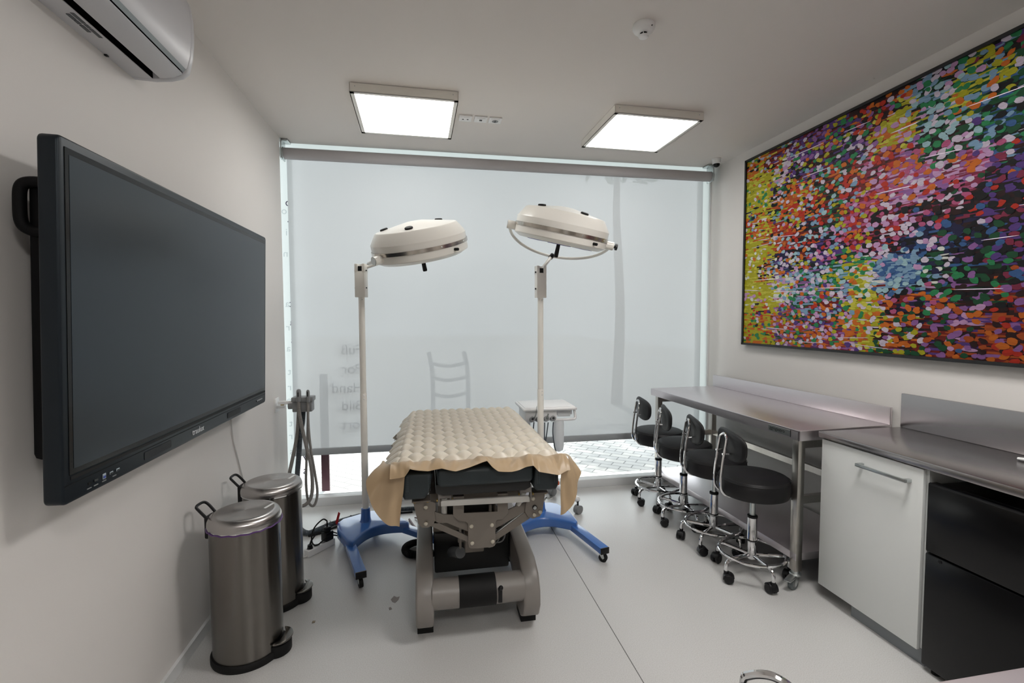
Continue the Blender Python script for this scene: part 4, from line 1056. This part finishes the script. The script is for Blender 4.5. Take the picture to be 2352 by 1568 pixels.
# power strip, plugs and leads
ps = thing('power_strip', 'white power strip on the floor behind the rear bin', 'power strip', (-.652, 3.065, 0), math.atan2(.135, .11))
pm_ = WM[ps.name]
MB(pm_).box((-.10, -.024, 0), (.10, .024, .042), .005).build('body', M['white_plastic'], ps)
q = MB(pm_)
for k in range(4): q.cyl((-.072 + k * .048, 0, .0415), (-.072 + k * .048, 0, .0428), .019, seg=18)
q.build('outlet', M['grey_plastic'], ps)
ad = thing('power_adapter', 'black power adapter block plugged into the white power strip', 'adapter', (-.615, 3.11, .043), math.atan2(.135, .11))
MB(WM[ad.name]).box((-.028, -.026, 0), (.028, .026, .055), .004).box((-.02, -.018, .055), (.02, .018, .085), .008).cyl((0, 0, .08), (0, 0, .12), .006, .004).build('body', M['black_plastic'], ad)
MB().tube([(-.615, 3.11, .165), (-.64, 3.10, .18), (-.69, 3.09, .13), (-.70, 3.07, .06), (-.66, 3.03, .05), (-.60, 3.08, .08), (-.55, 3.16, .04), (-.52, 3.22, .008)], .0045, 8).build('lead', M['black_rubber'], ad)
MB().tube([(-.615, 3.11, .12), (-.615, 3.11, .165)], .004, 8).build('strain_relief', M['black_rubber'], ad)
pg = thing('plug', 'small black plug in the near end of the power strip', 'plug', (-.697, 3.012, .043), math.atan2(.135, .11))
MB(WM[pg.name]).cyl((0, 0, 0), (0, 0, .022), .017, .014, 16).cyl((0, 0, .022), (.012, 0, .045), .006, seg=10).build('body', M['black_plastic'], pg)
MB().tube([(-.69, 3.02, .085), (-.66, 3.06, .115), (-.60, 3.10, .10), (-.56, 3.17, .05), (-.545, 3.25, .008), (-.50, 3.30, .006)], .004, 8).build('lead', M['black_rubber'], pg)
for o_ in (ps, ad, pg): o_.location.x -= .024; o_.location.y -= .008
rt = thing('red_tag', 'small red tag tied to the cables by the blue lamp base', 'tag', (-.575, 3.16, .15))
MB().prism([(-.60, .125), (-.585, .118), (-.568, .185), (-.580, .195)], 'y', 3.158, 3.161).prism([(-.60, .125), (-.590, .135), (-.572, .110), (-.582, .102)], 'y', 3.156, 3.159).build('strip', M['red'], rt)
MB().tube([(-.60, 3.155, .13), (-.62, 3.135, .14), (-.625, 3.12, .158)], .0015, 6).build('tie', M['black_rubber'], rt)
tag(MB().tube([(-.10, 3.42, .008), (-.02, 3.30, .05), (.02, 3.22, .16), (.03, 3.15, .28), (.05, 3.10, .40)], .0055, 8).tube([(-.14, 3.40, .008), (-.09, 3.25, .006), (-.05, 3.17, .03), (.0, 3.18, .12), (.03, 3.12, .22)], .007, 8).build('bed_cable', mat('brown lead', (.16, .10, .10), .5)),
    'brown looping lead rising from the floor to the bed frame', 'cable')

# ------------------------------------------------------------------ dental cart behind the right lamp
dc = thing('instrument_cart', 'white dental instrument cart standing by the window behind the right lamp', 'instrument cart', (.86, 3.40, 0))
MB().box((.665, 3.235, .786), (1.062, 3.56, .806), .008, 3).box((.68, 3.25, .800), (1.045, 3.545, .812), .004).build('tray', M['white_plastic'], dc)
MB().box((.684, 3.262, .708), (.920, 3.50, .787), .012, 3).box((.90, 3.30, .74), (1.045, 3.50, .787), .006).build('housing', M['white_plastic'], dc)
MB().box((.925, 3.268, .735), (1.02, 3.275, .772), .003).build('window_panel', M['bottle'], dc)
MB().tube([(.90, 3.262, .715), (1.02, 3.255, .715), (1.052, 3.258, .722), (1.055, 3.265, .75), (1.05, 3.275, .786)], .0095, 10).build('handle', M['white_plastic'], dc)
for i, x in enumerate((.732, .778, .836, .884)):
    hm = Matrix.Translation((x, 3.250, .727)) @ Matrix.Rotation(R(70), 4, 'X')
    ho = MB(hm).lathe([(.019, -.02), (.019, .018), (.016, .021), (.010, .021), (.009, -.02)], 20).build('instrument_holder', M['grey_plastic'], dc)
    MB(hm).lathe([(.0095, .0195), (0, .0195)], 16).build('holder_bore', M['black_plastic'], ho)
MB().tube([(.738, 3.235, .715), (.748, 3.232, .75), (.756, 3.228, .778), (.760, 3.226, .826)], lambda t_: .0065 - .005 * t_, 8).build('scaler', M['zinc'], dc)
MB().tube([(.832, 3.235, .715), (.838, 3.230, .745), (.845, 3.228, .768)], .006, 8).build('handpiece', M['zinc'], dc)
for P in ([(.884, 3.235, .705), (.880, 3.235, .63), (.890, 3.23, .542), (.91, 3.22, .44), (.90, 3.27, .36), (.80, 3.38, .33)],
          [(.820, 3.235, .705), (.820, 3.235, .584), (.832, 3.23, .48), (.83, 3.26, .38), (.78, 3.38, .34)],
          [(.846, 3.235, .705), (.831, 3.235, .594), (.812, 3.23, .50), (.79, 3.28, .40), (.76, 3.38, .35)],
          [(.742, 3.235, .71), (.735, 3.235, .62), (.74, 3.23, .5), (.75, 3.30, .40), (.74, 3.38, .36)],
          [(.700, 3.24, .70), (.698, 3.24, .62), (.71, 3.24, .5), (.71, 3.3, .42), (.71, 3.38, .37)]):
    MB().tube(P, .0042, 8).build('instrument_hose', M['hose_dark'], dc)
MB().lathe([(0, .715), (.02, .714), (.032, .706), (.038, .690), (.038, .52), (.034, .50), (.030, .488), (.012, .478), (0, .478)], 28, Matrix.Translation((.938, 3.285, 0))).build('water_bottle', M['milky'], dc)
MB().box((.69, 3.40, .12), (.755, 3.48, .71), .01).build('column', M['white_plastic'], dc)
MB().box((.66, 3.36, .30), (.78, 3.50, .42), .01).build('junction_box', M['white_plastic'], dc)
MB().box((.90, 3.22, .25), (.925, 3.29, .275), .002).cyl((.912, 3.285, .262), (.72, 3.40, .262), .003).build('warning_tag', M['orange'], dc)
MB().tube([(.66, 3.58, .125), (1.0, 3.58, .125)], .024, 14, 0).build('cross_bar', M['white_plastic'], dc)
for x0, x1 in ((.99, 1.085), (.68, .60)):
    for y1 in (3.30, 3.68):
        e = Vector((x1 if y1 < 3.5 else x0, y1, .105))
        bl_ = MB().tube([(x0, 3.58, .125), tuple(e)], .021, 14, 0).sphere(e, .023, 14).build('base_leg', M['white_plastic'], dc)
        cm = Matrix.Translation((e.x + .004, e.y - .012, 0)) @ Matrix.Rotation(R(30), 4, 'Z')
        MB(cm).cyl((0, -.020, .0325), (0, .020, .0325), .0322, seg=26).build('castor', M['grey_plastic'], bl_)
        MB(cm).cyl((-.004, 0, .055), (-.004, 0, .098), .007, seg=10).build('castor_stem', M['black_plastic'], bl_)

# ------------------------------------------------------------------ light, sky, camera
wd = bpy.data.worlds.new('sky'); bpy.context.scene.world = wd; wd.use_nodes = True
bg = wd.node_tree.nodes['Background']; bg.inputs[0].default_value = (.92, .95, .98, 1); bg.inputs[1].default_value = 1.65
sl = bpy.data.lights.new('sun', 'SUN'); sl.energy = 4.0; sl.angle = R(1.2); sl.color = (1, .96, .9)
so = bpy.data.objects.new('sun', sl); C.objects.link(so)
el, az = R(63), R(8)
dv = Vector((-math.sin(az) * math.cos(el), -math.cos(az) * math.cos(el), -math.sin(el)))
so.rotation_euler = dv.to_track_quat('-Z', 'Y').to_euler(); so.location = (0, 8, 9)

cam = bpy.data.cameras.new('camera'); co = bpy.data.objects.new('camera', cam); C.objects.link(co)
cam.sensor_width = 36; cam.lens = 16.568; cam.clip_start = .05
rv = Vector((.983997, -.178157, -.003280)); uv = Vector((.012090, .048384, .998756)); fv = Vector((.177777, .982812, -.049764))
mt = Matrix((rv, uv, -fv)).transposed().to_4x4(); mt.translation = (0, 0, 1.45)
co.matrix_world = mt
sc = bpy.context.scene; sc.camera = co
sc.view_settings.view_transform = 'Standard'; sc.view_settings.look = 'None'
sc.view_settings.exposure = 0.72; sc.view_settings.gamma = 1.0; sc.view_settings.use_curve_mapping = False
cy = sc.cycles
cy.max_bounces = 10; cy.diffuse_bounces = 6; cy.glossy_bounces = 5; cy.transmission_bounces = 6; cy.transparent_max_bounces = 12
cy.sample_clamp_indirect = 6; cy.caustics_reflective = False; cy.caustics_refractive = False
